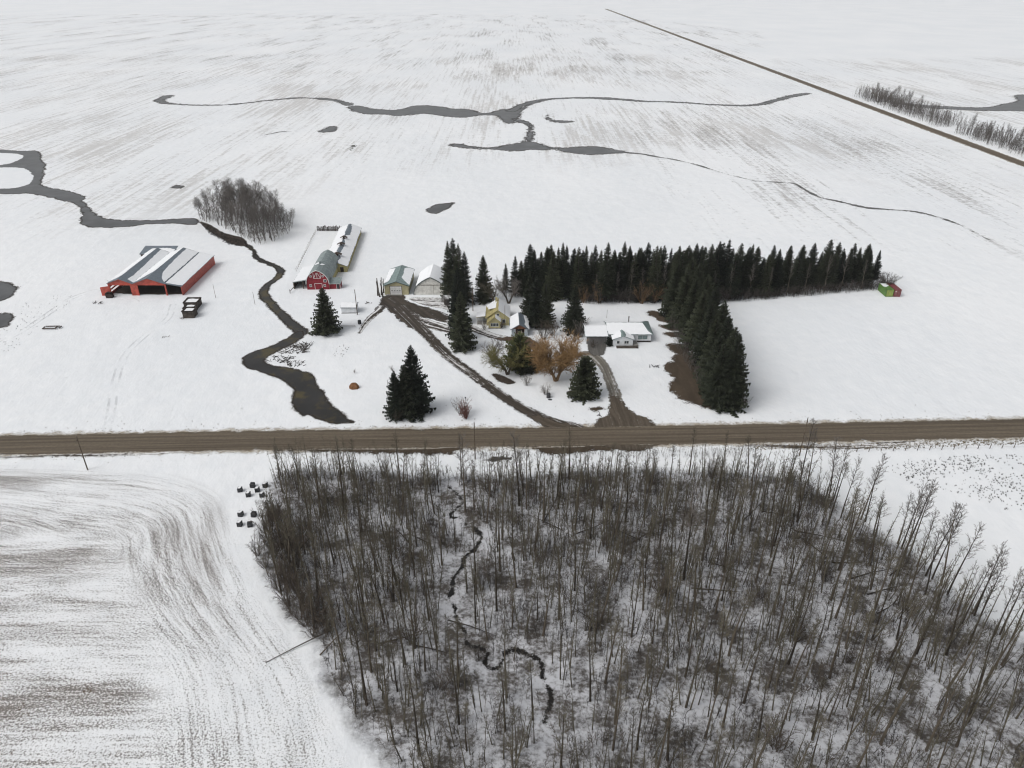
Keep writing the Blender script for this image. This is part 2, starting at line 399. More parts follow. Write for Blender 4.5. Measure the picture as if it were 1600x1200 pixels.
def emit(name, P, nx, ny, sd, margin, z, mat, extra, kind='structure', lift=0.0, lw=1.5):
    keep = (sd < margin).reshape(ny, nx)
    c = keep[:-1, :-1] | keep[1:, :-1] | keep[:-1, 1:] | keep[1:, 1:]
    j, i = np.nonzero(c); b = j*nx+i
    F = np.stack([b, b+1, b+nx+1, b+nx], 1)
    u, inv = np.unique(F, return_inverse=True); F = inv.reshape(F.shape)
    zz = z+lift*np.clip(-sd[u]/lw, 0, 1)
    V = np.concatenate([P[u], zz[:, None]], 1)
    at = {'sd': sd[u]}
    for k, a in extra.items(): at[k] = a[u]
    return link(name, mesh_np(name, V, F, at), mat, kind=kind)
def poly_sd(P, poly):
    d = np.full(len(P), 1e9); inside = np.zeros(len(P), bool)
    for A, B in zip(poly, np.roll(poly, -1, 0)):
        d = np.minimum(d, seg_dist(P, A, B)[0])
        cond = (A[1] > P[:, 1]) != (B[1] > P[:, 1])
        xi = (B[0]-A[0])*(P[:, 1]-A[1])/(B[1]-A[1]+1e-12)+A[0]
        inside ^= cond & (P[:, 0] < xi)
    return np.where(inside, -d, d)
def patch(name, pix, z, mat, margin=1.5, res=.7, world=False, ang=0.0, sm=4):
    poly = np.array([p if world else G(*p) for p in pix], float); poly = smooth_closed(poly, sm)
    P, nx, ny = grid_for(poly, margin+res, res); sd = poly_sd(P, poly)
    ca, sa = math.cos(ang), math.sin(ang)
    return emit(name, P, nx, ny, sd, margin, z, mat, {'u': P[:, 0]*ca+P[:, 1]*sa, 'v': -P[:, 0]*sa+P[:, 1]*ca})
def ribbon(name, pix, width, z, mat, margin=1.5, res=.7, world=False, lift=0.0, k=5):
    pts = smooth_open([p[:2] if world else G(p[0], p[1]) for p in pix], k)
    if isinstance(width, (int, float)): hw = np.full(len(pts), width/2)
    else: hw = np.interp(np.linspace(0, 1, len(pts)), np.linspace(0, 1, len(width)), np.array(width)/2)
    P, nx, ny = grid_for(pts, margin+hw.max()+res, res)
    best = np.full(len(P), 1e9); u = np.zeros(len(P)); v = np.zeros(len(P)); s = 0.0
    for i in range(len(pts)-1):
        A, B = pts[i], pts[i+1]; d, t = seg_dist(P, A, B); w_ = d-(hw[i]*(1-t)+hw[i+1]*t)
        m = w_ < best; best[m] = w_[m]; L = np.hypot(*(B-A)); n = np.array([-(B-A)[1], (B-A)[0]])/(L+1e-9)
        u[m] = ((P-A)@n)[m]; v[m] = s+t[m]*L; s += L
    return emit(name, P, nx, ny, best, margin, z, mat, {'u': u, 'v': v}, lift=lift)

# ------------------------------------------------------------------ the ground
link('ground', mesh_np('ground', np.array([(-14000,-3000,0),(14000,-3000,0),(14000,22000,0),(-14000,22000,0)], float), np.array([[0,1,2,3]])), MAT['snow'], kind='structure')
# stubble showing through the snow on the far field, rows running away from the road
patch('far_stubble_field',
      [(-330,265),(-150,282),(-95,330),(-60,370),(0,400),(60,395),(120,430),(215,330),(280,290),(281,900),(150,1150),(-250,1050),(-800,1100),(-800,265)], .01, MAT['stubble_far'], margin=40, res=14, world=True, sm=3)
patch('distant_stubble_field', [(310,520),(900,520),(1000,1000),(310,1050)], .01, MAT['stubble_far'], margin=40, res=20, world=True, sm=2)
patch('distant_stubble_field', [(-1500,1000),(270,850),(270,2200),(-1500,2200)], .008, MAT['stubble_faint'], margin=40, res=30, world=True, sm=2)
patch('east_stubble_field', [(75,265),(150,262),(282,300),(282,720),(100,700),(60,420)], .014, MAT['stubble_faint'], margin=20, res=10, world=True, sm=2)
# near left field: rows bend round the corner of the field
outer = smooth_open([G(*p) for p in [(-160,720),(0,722),(130,726),(260,735),(345,765),(372,820),(395,880),(430,950),(490,1040),(520,1100),(560,1230)]], 8)
inner = smooth_open([G(*p) for p in [(-160,850),(0,850),(70,846),(120,850),(150,864),(170,890),(188,925),(203,970),(215,1030),(220,1090),(235,1230)]], 8)
nl = 26; V = []; u_, v_, s_ = [], [], []
acc = 0.0
for i in range(len(outer)):
    if i: acc += np.hypot(*((outer[i]+inner[i]-outer[i-1]-inner[i-1])/2))
    W = np.hypot(*(outer[i]-inner[i]))
    for j in range(nl):
        t = j/(nl-1); q = outer[i]*(1-t)+inner[i]*t; V.append((q[0], q[1], .012)); u_.append(t*W); v_.append(acc); s_.append(-min(t*W+.5, (1-t)*W))
F = np.array([[i*nl+j, (i+1)*nl+j, (i+1)*nl+j+1, i*nl+j+1] for i in range(len(outer)-1) for j in range(nl-1)])
link('headland_stubble', mesh_np('headland_stubble', np.array(V), F[:, ::-1], {'u': np.array(u_), 'v': np.array(v_), 'sd': np.array(s_)}), MAT['stubble_near'], kind='structure')
patch('stubble_rows', [(-260,808),(90,806),(180,816),(235,870),(258,920),(275,980),(285,1090),(298,1330),(-260,1330)], .022, MAT['stubble_rows'], margin=2, res=1.5, ang=PI/2, sm=2)

n = NT('old_tracks'); u__ = n.attr('u'); p__ = n.pos()
ln_ = n.ramp(n.math('ABSOLUTE', n.math('SUBTRACT', n.math('ABSOLUTE', u__), .85)), .18, .4, 1, 0)
br_ = n.ramp(n.noise(p__, .09, 4, .7), .42, .62)
MAT['old_tracks'] = n.done(n.bsdf((.60, .61, .63), .85, .15), n.math('MULTIPLY', n.math('MULTIPLY', ln_, br_), .3))
for q in ([(-40,556),(30,520),(70,494),(112,466),(165,452),(210,470)], [(168,668),(174,640),(182,590),(198,552),(232,520),(262,498),(270,478)]):
    ribbon('old_track', q, 2.4, .016, MAT['old_tracks'], margin=.4, res=.45)
# wood floor, roads, drives
WOOD = [(436,742),(424,790),(408,850),(420,905),(455,950),(500,1000),(515,1060),(560,1130),(640,1230),(720,1330),(900,1340),(1300,1340),(1760,1330),(1720,1180),(1690,1090),
        (1640,1030),(1560,985),(1490,935),(1440,885),(1385,845),(1335,812),(1285,775),(1235,752),(1150,742),(1000,738),(850,742),(760,748),(640,745),(520,738)]
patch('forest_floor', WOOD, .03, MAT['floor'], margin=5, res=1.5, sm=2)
ROADL = [(-420,134.2),(-240,138.0),(-118,141.6),(-60,143.6),(0,144.9),(60,146.6),(123,148.9),(240,153),(420,158)]
ribbon('gravel_road', ROADL, 8.2, .05, MAT['gravel'], margin=4.0, res=.8, world=True, lift=.18, k=4)
ribbon('side_road', [(293,165),(293,500),(293,900),(294,1600),(295,2600)], 7.5, .06, MAT['gravel'], margin=4.0, res=2.5, world=True, lift=.15, k=2)
# dark melted verge on the near side of the road
patch('wet_verge', [(425,703),(520,706),(640,709),(700,709),(735,700),(820,698),(860,709),(930,706),(1010,697),(860,694),(700,694),(560,696),(440,697)], .055, MAT['brown_grass'], margin=1.5, res=.7)
ribbon('right_verge', [(1170,696),(1260,699),(1360,696),(1450,692),(1540,684)], [.3,1.6,2.2,1.6,.2], .055, MAT['ruts'], margin=1.2, res=.6)
ribbon('left_verge', [(0,715),(100,712),(160,711),(240,708),(330,704)], [.3,.7,1.2,1.0,.2], .055, MAT['ruts'], margin=1.0, res=.6)
ribbon('drive', [(627,482),(645,500),(668,524),(700,556),(745,590),(790,622),(830,646),(868,664),(890,674)], [6,4.6,3.6,3.2,3.1,3.1,3.4,5,8], .07, MAT['mud_drive'], margin=1.6, res=.5)
patch('yard_mud', [(600,464),(612,461),(630,461),(634,469),(650,475),(672,482),(694,490),(704,498),(690,501),(664,497),(645,500),(655,514),(640,512),(622,497),(606,484),(594,478),(586,484),(596,470)], .062, MAT['mud_yard'], margin=2.5, res=.6, ang=.6)
ribbon('drive_apron', [(840,654),(862,664),(885,671),(905,675)], [2.5,3.5,4.5,4], .078, MAT['junction'], margin=1.5, res=.5)
ribbon('yard_ruts', [(690,497),(712,503),(735,512),(770,525),(800,531)], [5,3.6,3,3,3.2], .057, MAT['ruts'], margin=1.3, res=.5)
ribbon('turning_ruts', [(645,497),(665,505),(690,512),(705,516)], [6,5,5,4], .045, MAT['ruts'], margin=1.3, res=.5)
ribbon('field_track', [(603,472),(594,484),(582,494),(570,507),(562,520)], [3,2.6,2.2,1.8,.8], .048, MAT['ruts'], margin=1.2, res=.5)
patch('sheds_front_mud', [(640,466),(690,466),(705,474),(710,484),(690,482),(660,476)], .044, MAT['ruts'], margin=2, res=.6, ang=1.4)
patch('garage_apron', [(790,527),(806,526),(824,527),(838,534),(846,543),(836,548),(815,540),(795,535),(775,529)], .066, MAT['brown_yard'], margin=1.5, res=.5)
ribbon('house_drive', [(908,556),(918,553),(932,560),(944,574),(952,592),(960,614),(965,635),(972,655),(978,672)], [2.6,3.6,3.6,3.0,2.8,3.0,3.6,6,11], .074, MAT['grey_drive'], margin=1.6, res=.5)
ribbon('drive_mouth', [(960,622),(966,640),(974,656),(980,674)], [2.2,4.2,8.5,17], .082, MAT['junction'], margin=1.5, res=.5)
patch('parking_pad', [(920,531),(946,531),(945,551),(936,556),(921,552)], .09, MAT['pad'], margin=.8, res=.4, sm=2)
patch('bare_grass', [(1036,574),(1047,566),(1056,555),(1070,545),(1085,560),(1100,580),(1120,600),(1136,636),(1118,640),(1089,634),(1066,626),(1054,616),(1046,603),(1052,592)], .05, MAT['brown_grass'], margin=2.6, res=.6)
for k_, q in enumerate([[(1010,489),(1024,486),(1040,494),(1058,500),(1060,507),(1044,506),(1026,498)], [(1030,509),(1062,508),(1066,516),(1046,516)], [(1042,538),(1066,538),(1078,548),(1060,553),(1046,546)], [(1038,520),(1066,518),(1072,527),(1050,527)]]):
    patch('bare_grass', q, .051+.001*k_, MAT['brown_grass'], margin=2.2, res=.5)
patch('garden_bed', [(770,584),(785,587),(800,594),(804,599),(792,600),(775,594)], .05, MAT['mulch'], margin=1.0, res=.4)
patch('garden_bed', [(886,612),(900,610),(930,612),(938,618),(915,624),(895,620)], .05, MAT['mulch'], margin=1.0, res=.4)
patch('thawed_patch', [(923,638),(938,636),(941,640),(930,643),(922,641)], .05, MAT['brown_grass'], margin=1.0, res=.4)

patch('shed_floor', [(-135.7,234.5),(-128,233.4),(-120,233.0),(-112,233.6),(-111.9,262.5),(-135.7,262.5)], .05, MAT['mulch'], margin=1.2, res=.7, world=True, sm=1)
# water
ribbon('creek', [(378,379),(388,385),(396,392),(400,402),(418,411),(432,417),(439,424),(433,434),(421,443),(413,452),(412,461),(420,471),(430,482),(441,492),(451,503),(463,512),(472,520)],
       [1.6,2.2,1.5,2.2,2.6,2.6,2.8,2.8,2.6,3.2,3.6,3.6,3.2,3.4,3.6,4.2,4.4], .04, MAT['creek'], margin=1.6, res=.6)
patch('creek_pool', [(468,516),(452,526),(425,540),(400,548),(384,555),(378,564),(383,573),(400,580),(420,586),(435,592),(448,600),(456,608),(459,615),(455,625),(457,637),(466,646),(474,651),(483,649),(495,655),(512,660),(530,663),(549,661),(553,659),(545,653),(535,645),(520,633),(512,624),(508,613),(499,606),(494,595),(490,586),(475,580),(455,575),(430,572),(418,567),(416,561),(428,552),(445,544),(462,535),(473,528),(477,521)], .044, MAT['creek'], margin=1.6, res=.5, sm=3)
patch('bank_scrub', [(312,347),(330,352),(345,362),(365,368),(380,372),(386,382),(378,385),(360,380),(345,372),(328,362)], .046, MAT['mulch'], margin=1.5, res=.6)
patch('creek_pond', [(308,341),(280,342),(240,344),(195,344),(170,342),(160,340),(148,332),(135,320),(129,314),(133,307),(100,297),(66,290),(68,275),(72,258),(66,250),(60,236),(30,236),(-40,237),(-60,303),(0,303),(30,303),(45,302),(75,308),(105,315),(119,320),(129,333),(124,347),(135,354),(150,356),(200,354),(240,350),(285,350),(308,351)], .03, MAT['pond'], margin=2.5, res=1.2, sm=3)
m2 = NT('island_snow'); c2, b2 = snow_color(m2); e2 = edge_mask(m2, 1.5, .8, .2)
MAT['island'] = m2.done(m2.bsdf(c2, .75, .25), m2.ramp(e2, -.3, .3, 1, 0))
patch('snow_island', [(-70,240),(15,239.5),(33,242),(36,246),(25,252),(0,258),(-70,259)], .05, MAT['island'], margin=2, res=1.2, sm=3)
patch('snow_island', [(-70,263),(0,262),(30,262),(45,267),(52,277),(45,288),(20,294),(0,295),(-70,296)], .05, MAT['island'], margin=2, res=1.2, sm=3)
for q in ([(-60,438),(10,441),(27,450),(20,462),(0,470),(-60,480)], [(-60,490),(8,489),(22,495),(16,505),(0,513),(-60,520)], [(666,328),(680,320),(700,317),(711,316),(703,325),(690,331),(678,335)],
          [(265,293),(276,289),(288,291),(280,295)]):
    patch('pond', q, .03, MAT['pond'], margin=2.5, res=1.0, sm=3)
for q in ([(495,206),(512,198),(526,196),(524,204),(510,207)], [(544,233),(551,227),(555,227),(549,234)], [(700,226),(715,224),(740,229),(765,231),(800,225),(825,219),(850,227),(880,231),(900,230),(930,229),(960,233),(988,239),(960,240),(925,242),(895,240),(870,234),(850,235),(825,235),(800,236),(770,234),(730,232)],
          [(543,168),(560,165),(590,171),(620,171),(650,165),(680,165),(705,170),(728,170),(760,177),(780,171),(802,169),(826,164),(815,178),(802,192),(786,191),(775,181),(750,180),(728,184),(700,182),(660,178),(625,181),(600,179),(560,177)],
          [(853,186),(857,179),(862,187),(880,188),(899,190),(880,192),(865,191)],
          [(1400,160),(1460,165),(1530,168),(1565,163),(1588,157),(1592,148),(1700,144),(1700,173),(1560,173),(1520,173),(1440,168)]):
    patch('meltwater', q, .03, MAT['far_water'], margin=8, res=2.5, sm=3)
ribbon('far_creek', [(262,150),(250,158),(275,163),(350,164),(420,157),(470,153),(520,156),(545,164)], [10,9,6,5,5,6,7,9], 0.072, MAT['far_water'], margin=7, res=2.5)
ribbon('far_creek', [(800,173),(820,163),(850,156),(900,153),(950,154),(1000,158),(1060,160),(1120,164),(1180,164),(1230,152),(1260,146)], [8,10,9,8,12,7,7,6,7,9,9], 0.084, MAT['far_water'], margin=7, res=2.5)
ribbon('meltwater_link', [(802,186),(818,191),(828,197),(829,207),(826,220)], [5,6,4,4,5], 0.096, MAT['far_water'], margin=6, res=2)
ribbon('trickle', [(985,239),(1005,241),(1025,245),(1050,249),(1090,258),(1130,271),(1180,283)], [3,2.2,1.4,.6], 0.108, MAT['trickle'], margin=2.5, res=1.2)
ribbon('trickle', [(1180,283),(1215,285),(1240,287),(1260,298),(1280,308),(1310,315),(1350,324),(1380,327),(1430,331),(1470,341),(1500,352),(1545,375)], [.3,1.1,1.5,1.4,1.3,1.9,2.3,1.8,1.6,1.4,1.0,.3], 0.120, MAT['trickle'], margin=2.6, res=1.0)
ribbon('trickle', [(410,212),(440,206),(455,206)], [1,1.5,.6], 0.132, MAT['trickle'], margin=2.2, res=1.0)
WCREEK = [(700,760),(716,775),(724,785),(712,796),(704,806),(722,812),(730,822),(742,826),(752,838),(748,850),(738,862),(726,870),(722,885),(708,905),(706,925),(702,935),(712,955),(716,975),(726,985),(730,1005),(748,1012),(760,1022),(758,1038),(772,1046),(786,1034),(790,1020),(812,1017),(830,1026),(845,1036),(848,1060),(862,1090),(850,1130)]
ribbon('wood_creek', WCREEK, [.3,.4,.7,.4,.5,.8,.9,.6,.5,.7,.6,.8,.7,.5,.8,.9,.6,.5], .06, MAT['wood_creek'], margin=1.6, res=.35)
ribbon('roadside_melt', [(750,720),(775,717),(800,717)], [.6,1.6,.5], .06, MAT['trickle'], margin=1.0, res=.4)

# ------------------------------------------------------------------ roofs and walls
def slab(name, mat, parent, O, U, Vv, uv, th=.09, jag=0.0, lift=.012, seed=0):
    """flat irregular sheet lying on a roof plane; O origin, U and Vv unit vectors, uv outline in metres"""
    O, U, Vv = Vector(O), Vector(U).normalized(), Vector(Vv).normalized(); N = U.cross(Vv).normalized()
    if N.z < 0: N = -N
    rr = random.Random(seed+len(uv)); pts = []
    for i in range(len(uv)):
        a, b = uv[i], uv[(i+1) % len(uv)]; L = math.hypot(b[0]-a[0], b[1]-a[1])
        k = max(1, int(L/.7)) if jag else 1
        for q in range(k):
            t = q/k; e = jag if q else 0
            pts.append((a[0]+(b[0]-a[0])*t+rr.uniform(-e, e), a[1]+(b[1]-a[1])*t+rr.uniform(-e, e)))
    lo = [O+U*u+Vv*v+N*lift for u, v in pts]; hi = [p+N*th for p in lo]; n = len(pts)
    tri = geometry.tessellate_polygon([[Vector((u, v, 0)) for u, v in pts]])
    f = []
    for a, b, c in tri:
        q = hi[a], hi[b], hi[c]
        up = (q[1]-q[0]).cross(q[2]-q[0]).dot(N) > 0
        f.append((n+a, n+b, n+c) if up else (n+a, n+c, n+b)); f.append((a, c, b) if up else (a, b, c))
    for i in range(n): f.append((i, (i+1) % n, n+(i+1) % n, n+i))
    m = bpy.data.meshes.new(name); m.from_pydata([tuple(p) for p in lo+hi], [], f); m.update()
    return link(name, m, mat, parent)
def plane_slab(name, mat, parent, A, B, D, th=.12):   # roof sheet from eave corners A, B and the corner D above A
    A, B, D = Vector(A), Vector(B), Vector(D)
    return slab(name, mat, parent, A, B-A, D-A, [(0, 0), ((B-A).length, 0), ((B-A).length, (D-A).length), (0, (D-A).length)], th, 0, 0)
def window(parent, x, z, w_, h_, y=-.03, glass='glass', frame='white_trim', bars=0, name='window'):
    m = MB(); t = .09
    m.quad_box(x-w_/2-t, x+w_/2+t, y-.05, y+.02, z-t, z); m.quad_box(x-w_/2-t, x+w_/2+t, y-.05, y+.02, z+h_, z+h_+t)
    m.quad_box(x-w_/2-t, x-w_/2, y-.05, y+.02, z, z+h_); m.quad_box(x+w_/2, x+w_/2+t, y-.05, y+.02, z, z+h_)
    for b in range(bars):
        bx = x-w_/2+w_*(b+1)/(bars+1); m.quad_box(bx-.03, bx+.03, y-.045, y+.02, z, z+h_)
    o = link(name, m.mesh(name), MAT[frame], parent)
    link('pane', MB().quad_box(x-w_/2, x+w_/2, y-.012, y+.01, z, z+h_).mesh('pane'), MAT[glass], o)
    return o
def frame_line(m, x0, z0, x1, z1, y, t=.07, d=.04):   # flat painted board on a front wall
    L = math.hypot(x1-x0, z1-z0); nx, nz = -(z1-z0)/L*t, (x1-x0)/L*t
    P = [(x0-nx, z0-nz), (x1-nx, z1-nz), (x1+nx, z1+nz), (x0+nx, z0+nz)]
    m.hexa([(P[0][0], y-d, P[0][1]), (P[1][0], y-d, P[1][1]), (P[1][0], y, P[1][1]), (P[0][0], y, P[0][1]),
            (P[3][0], y-d, P[3][1]), (P[2][0], y-d, P[2][1]), (P[2][0], y, P[2][1]), (P[3][0], y, P[3][1])])

# ---- red machine shed: two gabled bays and a lean-to, front open
sx, sy = -136.0, 232.4
t = thing('machine_shed', 'long red metal machine shed with open front and snow-striped roof', 'shed', (sx, sy))
D = 31.0; a1, b1, c1 = 8.6, 19.3, 24.6; EA, RA, RB, EL = 4.3, 6.0, 6.2, 3.3
box('side_wall', MAT['red_metal'], t, c1-.15, c1, 0, D, 0, EL-.12)
box('back_wall', MAT['red_metal_x'], t, 0, c1-.2, D-.15, D-.02, 0, EL-.15)
lw = MB()
for z0, z1 in ((0, .9), (1.5, 2.0), (2.6, 3.1), (3.6, EA-.12)): lw.quad_box(0, .12, .3, 9.5, z0, z1)
lw.quad_box(0, .12, 9.5, D-.2, 0, EA-.12)
link('slatted_wall', lw.mesh('slatted_wall'), MAT['red_metal'], t)
for x0, x1, rz_ in ((0, a1, RA), (a1, b1, RB)):
    xm = (x0+x1)/2
    g = MB().prism_y([(x0+.02, EA-.65), (x1-.02, EA-.65), (x1-.02, EA-.1), (xm, rz_-.12), (x0+.02, EA-.1)], -.05, .1)
    link('front_gable', g.mesh('front_gable'), MAT['red_metal_x'], t)
    g = MB().prism_y([(x0+.02, 3.2), (x1-.02, 3.2), (x1-.02, EA-.1), (xm, rz_-.12), (x0+.02, EA-.1)], D-.14, D-.03)
    link('back_gable', g.mesh('back_gable'), MAT['red_metal_x'], t)
box('front_panel', MAT['red_metal_x'], t, a1-1.1, a1+1.4, -.09, .08, 0, EA-.66)
box('post', MAT['red_metal_x'], t, b1-.25, b1+.2, -.09, .3, 0, EA-.2)
box('post', MAT['red_metal_x'], t, .1, .7, -.09, .1, 0, EA-.66)
for yy in (8, 16, 24):
    box('post', MAT['pole_wood'], t, a1-.15, a1+.15, yy, yy+.3, 0, EA-.1); box('post', MAT['pole_wood'], t, b1-.15, b1+.15, yy, yy+.3, 0, EA-.2)
sdp = link('sliding_door', MB().hexa([(-2.6,-.35,0),(.65,-.25,0),(.65,-.15,0),(-2.6,-.25,0),(-2.6,-.35,3.0),(.65,-.25,3.5),(.65,-.15,3.5),(-2.6,-.25,3.0)]).mesh('sliding_door'), MAT['red_metal_x'], t)
def roof_pair(par, x0, x1, eave, ridge, y0, y1, mat, over=.3, th=.12):
    xm = (x0+x1)/2; s = (ridge-eave)/(xm-x0)
    A = (x0-over, y0, eave-over*s); Bq = (x0-over, y1, eave-over*s)
    l = plane_slab('roof_slope', mat, par, A, Bq, (xm, y0, ridge), th)
    A2 = (x1+over, y0, eave-over*s); B2 = (x1+over, y1, eave-over*s)
    r = plane_slab('roof_slope', mat, par, A2, B2, (xm, y0, ridge), th)
    return l, r, math.hypot(xm-x0+over, ridge-eave+over*s)
def roof_snow(par, x0, x1, eave, ridge, y0, y1, side, uv, over=.3, th=.12, jag=.18, name='snow_cover', seed=0, sth=.1):
    # uv in fractions: u along the depth, v from eave to ridge
    xm = (x0+x1)/2; s = (ridge-eave)/(xm-x0); L = math.hypot(xm-x0+over, ridge-eave+over*s)
    X = x0-over if side < 0 else x1+over
    A = Vector((X, y0, eave-over*s)); Vv = Vector((xm-X, 0, ridge-eave+over*s)).normalized()
    return slab(name, MAT['roof_snow'], par, A, (0, 1, 0), Vv, [(u*(y1-y0), v*L) for u, v in uv], sth, jag, th+.006, seed)
roof_pair(t, 0, a1-.012, EA, RA, -.5, D+.3, MAT['slate_roof'], .0)
roof_pair(t, a1+.012, b1-.012, EA, RB, -.5, D+.3, MAT['slate_roof'], .0)
s_ = (EA-EL)/(c1-b1)
plane_slab('lean_to_roof', MAT['slate_roof'], t, (c1+.3, -.35, EL-.06), (c1+.3, D+.3, EL-.06), (b1+.01, -.35, EA-.04))
roof_snow(t, 0, a1, EA, RA, -.5, D+.3, -1, [(.06, .02), (.99, .02), (.99, .86), (.5, .9), (.12, .93), (.07, .6)], 0, seed=3)
roof_snow(t, 0, a1, EA, RA, -.5, D+.3, 1, [(.03, .02), (.99, .02), (.99, .72), (.7, .62), (.4, .52), (.18, .42), (.06, .5)], 0, seed=4)
roof_snow(t, a1, b1, EA, RB, -.5, D+.3, -1, [(.03, .02), (.99, .02), (.99, .96), (.5, .97), (.22, .93), (.14, .6), (.05, .3)], 0, seed=5)
roof_snow(t, a1, b1, EA, RB, -.5, D+.3, 1, [(.04, .05), (.99, .05), (.99, .8), (.6, .76), (.35, .66), (.2, .55), (.12, .4), (.05, .14)], 0, seed=6)
Vl = Vector((b1-c1-.3, 0, EA-EL+.02)); slab('snow_cover', MAT['roof_snow'], t, (c1+.3, -.35, EL-.06), (0, 1, 0), Vl, [(.9, .05), (D+.4, .05), (D+.4, Vl.length-.25), (.7, Vl.length-.3)], .1, .12, .13, 9)
link('vent_pipe', MB().tube([(.2, .6, EA-.3), (.2, .6, EA+.9), (-.5, .6, EA+1.1)], [.05]*3, 5).mesh('vent_pipe'), MAT['iron'], t)
# shed behind it
bx_, by_ = G(217, 412); t = thing('back_shed', 'low grey-roofed shed behind the red machine shed', 'shed', (bx_, 266.5))
link('wall', MB().quad_box(0, 12, 0, 5.5, 0, 2.7).mesh('wall'), MAT['old_wood'], t)
plane_slab('roof', MAT['slate_roof'], t, (-.3, -.35, 2.75), (12.3, -.35, 2.75), (-.3, 5.8, 4.0))
slab('snow_cover', MAT['roof_snow'], t, (-.3, -.35, 2.75), (1, 0, 0), (0, 6.15, 1.25), [(1.8, .1), (12.4, .1), (12.4, 3.6), (9, 4.6), (6, 4.2), (3.4, 4.0), (2.6, 2.2)], .1, .2, .13, 2)
# ---- open-topped bins in front of the shed
for k_, (px, py, w_, d_, h_, lab) in enumerate([(286.5, 497.5, 3.4, 3.4, 2.5, 'nearest of three dark open-topped wooden bins, snow inside'), (0, 3.65, 3.3, 3.6, 2.0, 'lower middle bin of three dark wooden bins in a row'), (0, 7.5, 4.3, 4.2, 2.3, 'rearmost and widest of three dark open wooden bins')]):
    x, y = G(286.5, 497.5); x -= .34*py if px == 0 else 0; y += py if px == 0 else 0; t = thing('wooden_bin', lab, 'bin', (x, y), .03, 'dark bins beside the red shed'); T = .16
    box('panel', MAT['old_wood'], t, 0, w_, 0, T, 0, h_); box('panel', MAT['old_wood'], t, 0, w_, d_-T, d_, 0, h_)
    box('panel', MAT['old_wood'], t, 0, T, T+.004, d_-T-.004, 0, h_-.003); box('panel', MAT['old_wood'], t, w_-T, w_, T+.004, d_-T-.004, 0, h_-.003)
    m = MB()
    m.quad_box(-.12, w_+.12, -.12, .0, h_-.35, h_+.04); m.quad_box(-.12, w_+.12, d_, d_+.12, h_-.35, h_+.04); m.quad_box(-.12, -.003, .003, d_-.003, h_-.35, h_+.02); m.quad_box(w_+.003, w_+.12, .003, d_-.003, h_-.35, h_+.02)
    link('rim', m.mesh('rim'), MAT['dark_wood'], t)
    slab('snow_fill', MAT['roof_snow'], t, (0, 0, h_-.55), (1, 0, 0), (0, 1, 0), [(T+.1, T+.4), (w_-T-.5, T+.1), (w_-T-.1, d_-T-.5), (w_*.4, d_-T-.1), (T+.2, d_-T-.3)], .25, .1, 0, k_)
    link('floor', MB().quad_box(T, w_-T, T, d_-T, .2, h_-.6).mesh('floor'), MAT['dark_wood'], t)

# ---- red barn with curved roof
bx0, by0 = G(480.5, 452.6); Wb, Hb = 7.6, 6.9
Lb = 21.0
t = thing('red_barn', 'red barn with rounded grey-green roof and white-trimmed front', 'barn', (bx0, by0), math.radians(2.0))
def arch(wd, ht, n=12, pw=1.0):
    pts = []
    for i in range(n+1):
        a = PI*i/n; x = -math.cos(a); z = math.sin(a)
        pts.append((wd/2+x*wd/2*(1 if abs(x) > 0 else 1), z*ht))
    return pts
prof = [(0, 0), (-.02, 2.0), (.12, 3.2), (.55, 4.4), (1.3, 5.45), (2.4, 6.35), (3.2, 6.75), (Wb/2, 6.95)]
prof = prof + [(Wb-x, z) for x, z in prof[-2::-1]]
link('front_wall', MB().prism_y(prof[::-1], 0, .15).mesh('front_wall'), MAT['barn_red'], t)
link('back_wall', MB().prism_y(prof[::-1], Lb-.15, Lb).mesh('back_wall'), MAT['barn_red'], t)
box('side_wall', MAT['barn_red'], t, -.03, .1, .152, Lb-.152, 0, 2.1); box('side_wall', MAT['ochre_shed'], t, Wb-.1, Wb+.03, .152, Lb-.152, 0, 2.1)
m = MB(); rp = prof[1:-1]; cxm = Wb/2
for i in range(len(rp)-1):
    (xa, za), (xb, zb) = rp[i], rp[i+1]
    ox = lambda x, z: (x+(x-cxm)*.03+.0, z+.14)
    A, Bq = ox(xa, za), ox(xb, zb)
    m.hexa([(xa, -.35, za+.004), (xb, -.35, zb+.004), (xb, Lb+.3, zb+.004), (xa, Lb+.3, za+.004), (A[0], -.35, A[1]), (Bq[0], -.35, Bq[1]), (Bq[0], Lb+.3, Bq[1]), (A[0], Lb+.3, A[1])])
link('roof', m.mesh('roof'), MAT['barn_roof'], t)
rim = MB()
for (xa, za), (xb, zb) in zip(rp[:-1], rp[1:]): frame_line(rim, xa+(xa-cxm)*.035, za+.06, xb+(xb-cxm)*.035, zb+.06, -.36, .1, .05)
link('roof_trim', rim.mesh('roof_trim'), MAT['white_trim'], t)
m = MB(); y = -.01
for ln in [(2.6, 4.1, 2.6, 6.0), (5.0, 4.1, 5.0, 6.0), (2.6, 4.1, 5.0, 4.1), (3.8, 4.15, 3.8, 6.0), (2.7, 4.2, 3.6, 6.0), (4.9, 4.2, 4.0, 6.0)]: frame_line(m, *ln, y, .06)
link('loft_door', m.mesh('loft_door'), MAT['white_trim'], t)
m = MB()
for ln in [(2.7, .1, 2.7, 2.2), (5.2, .1, 5.2, 2.2), (2.7, 2.2, 5.2, 2.2)]: frame_line(m, *ln, y, .06)
link('barn_door', m.mesh('barn_door'), MAT['white_trim'], t)
for xx, zz, ww, hh in ((1.3, 1.1, .6, .75), (1.65, 4.6, .55, .45), (5.8, 4.6, .55, .45), (6.35, 2.75, .85, .8), (6.1, 1.1, .6, .7)): window(t, xx, zz, ww, hh, -.01, bars=1)
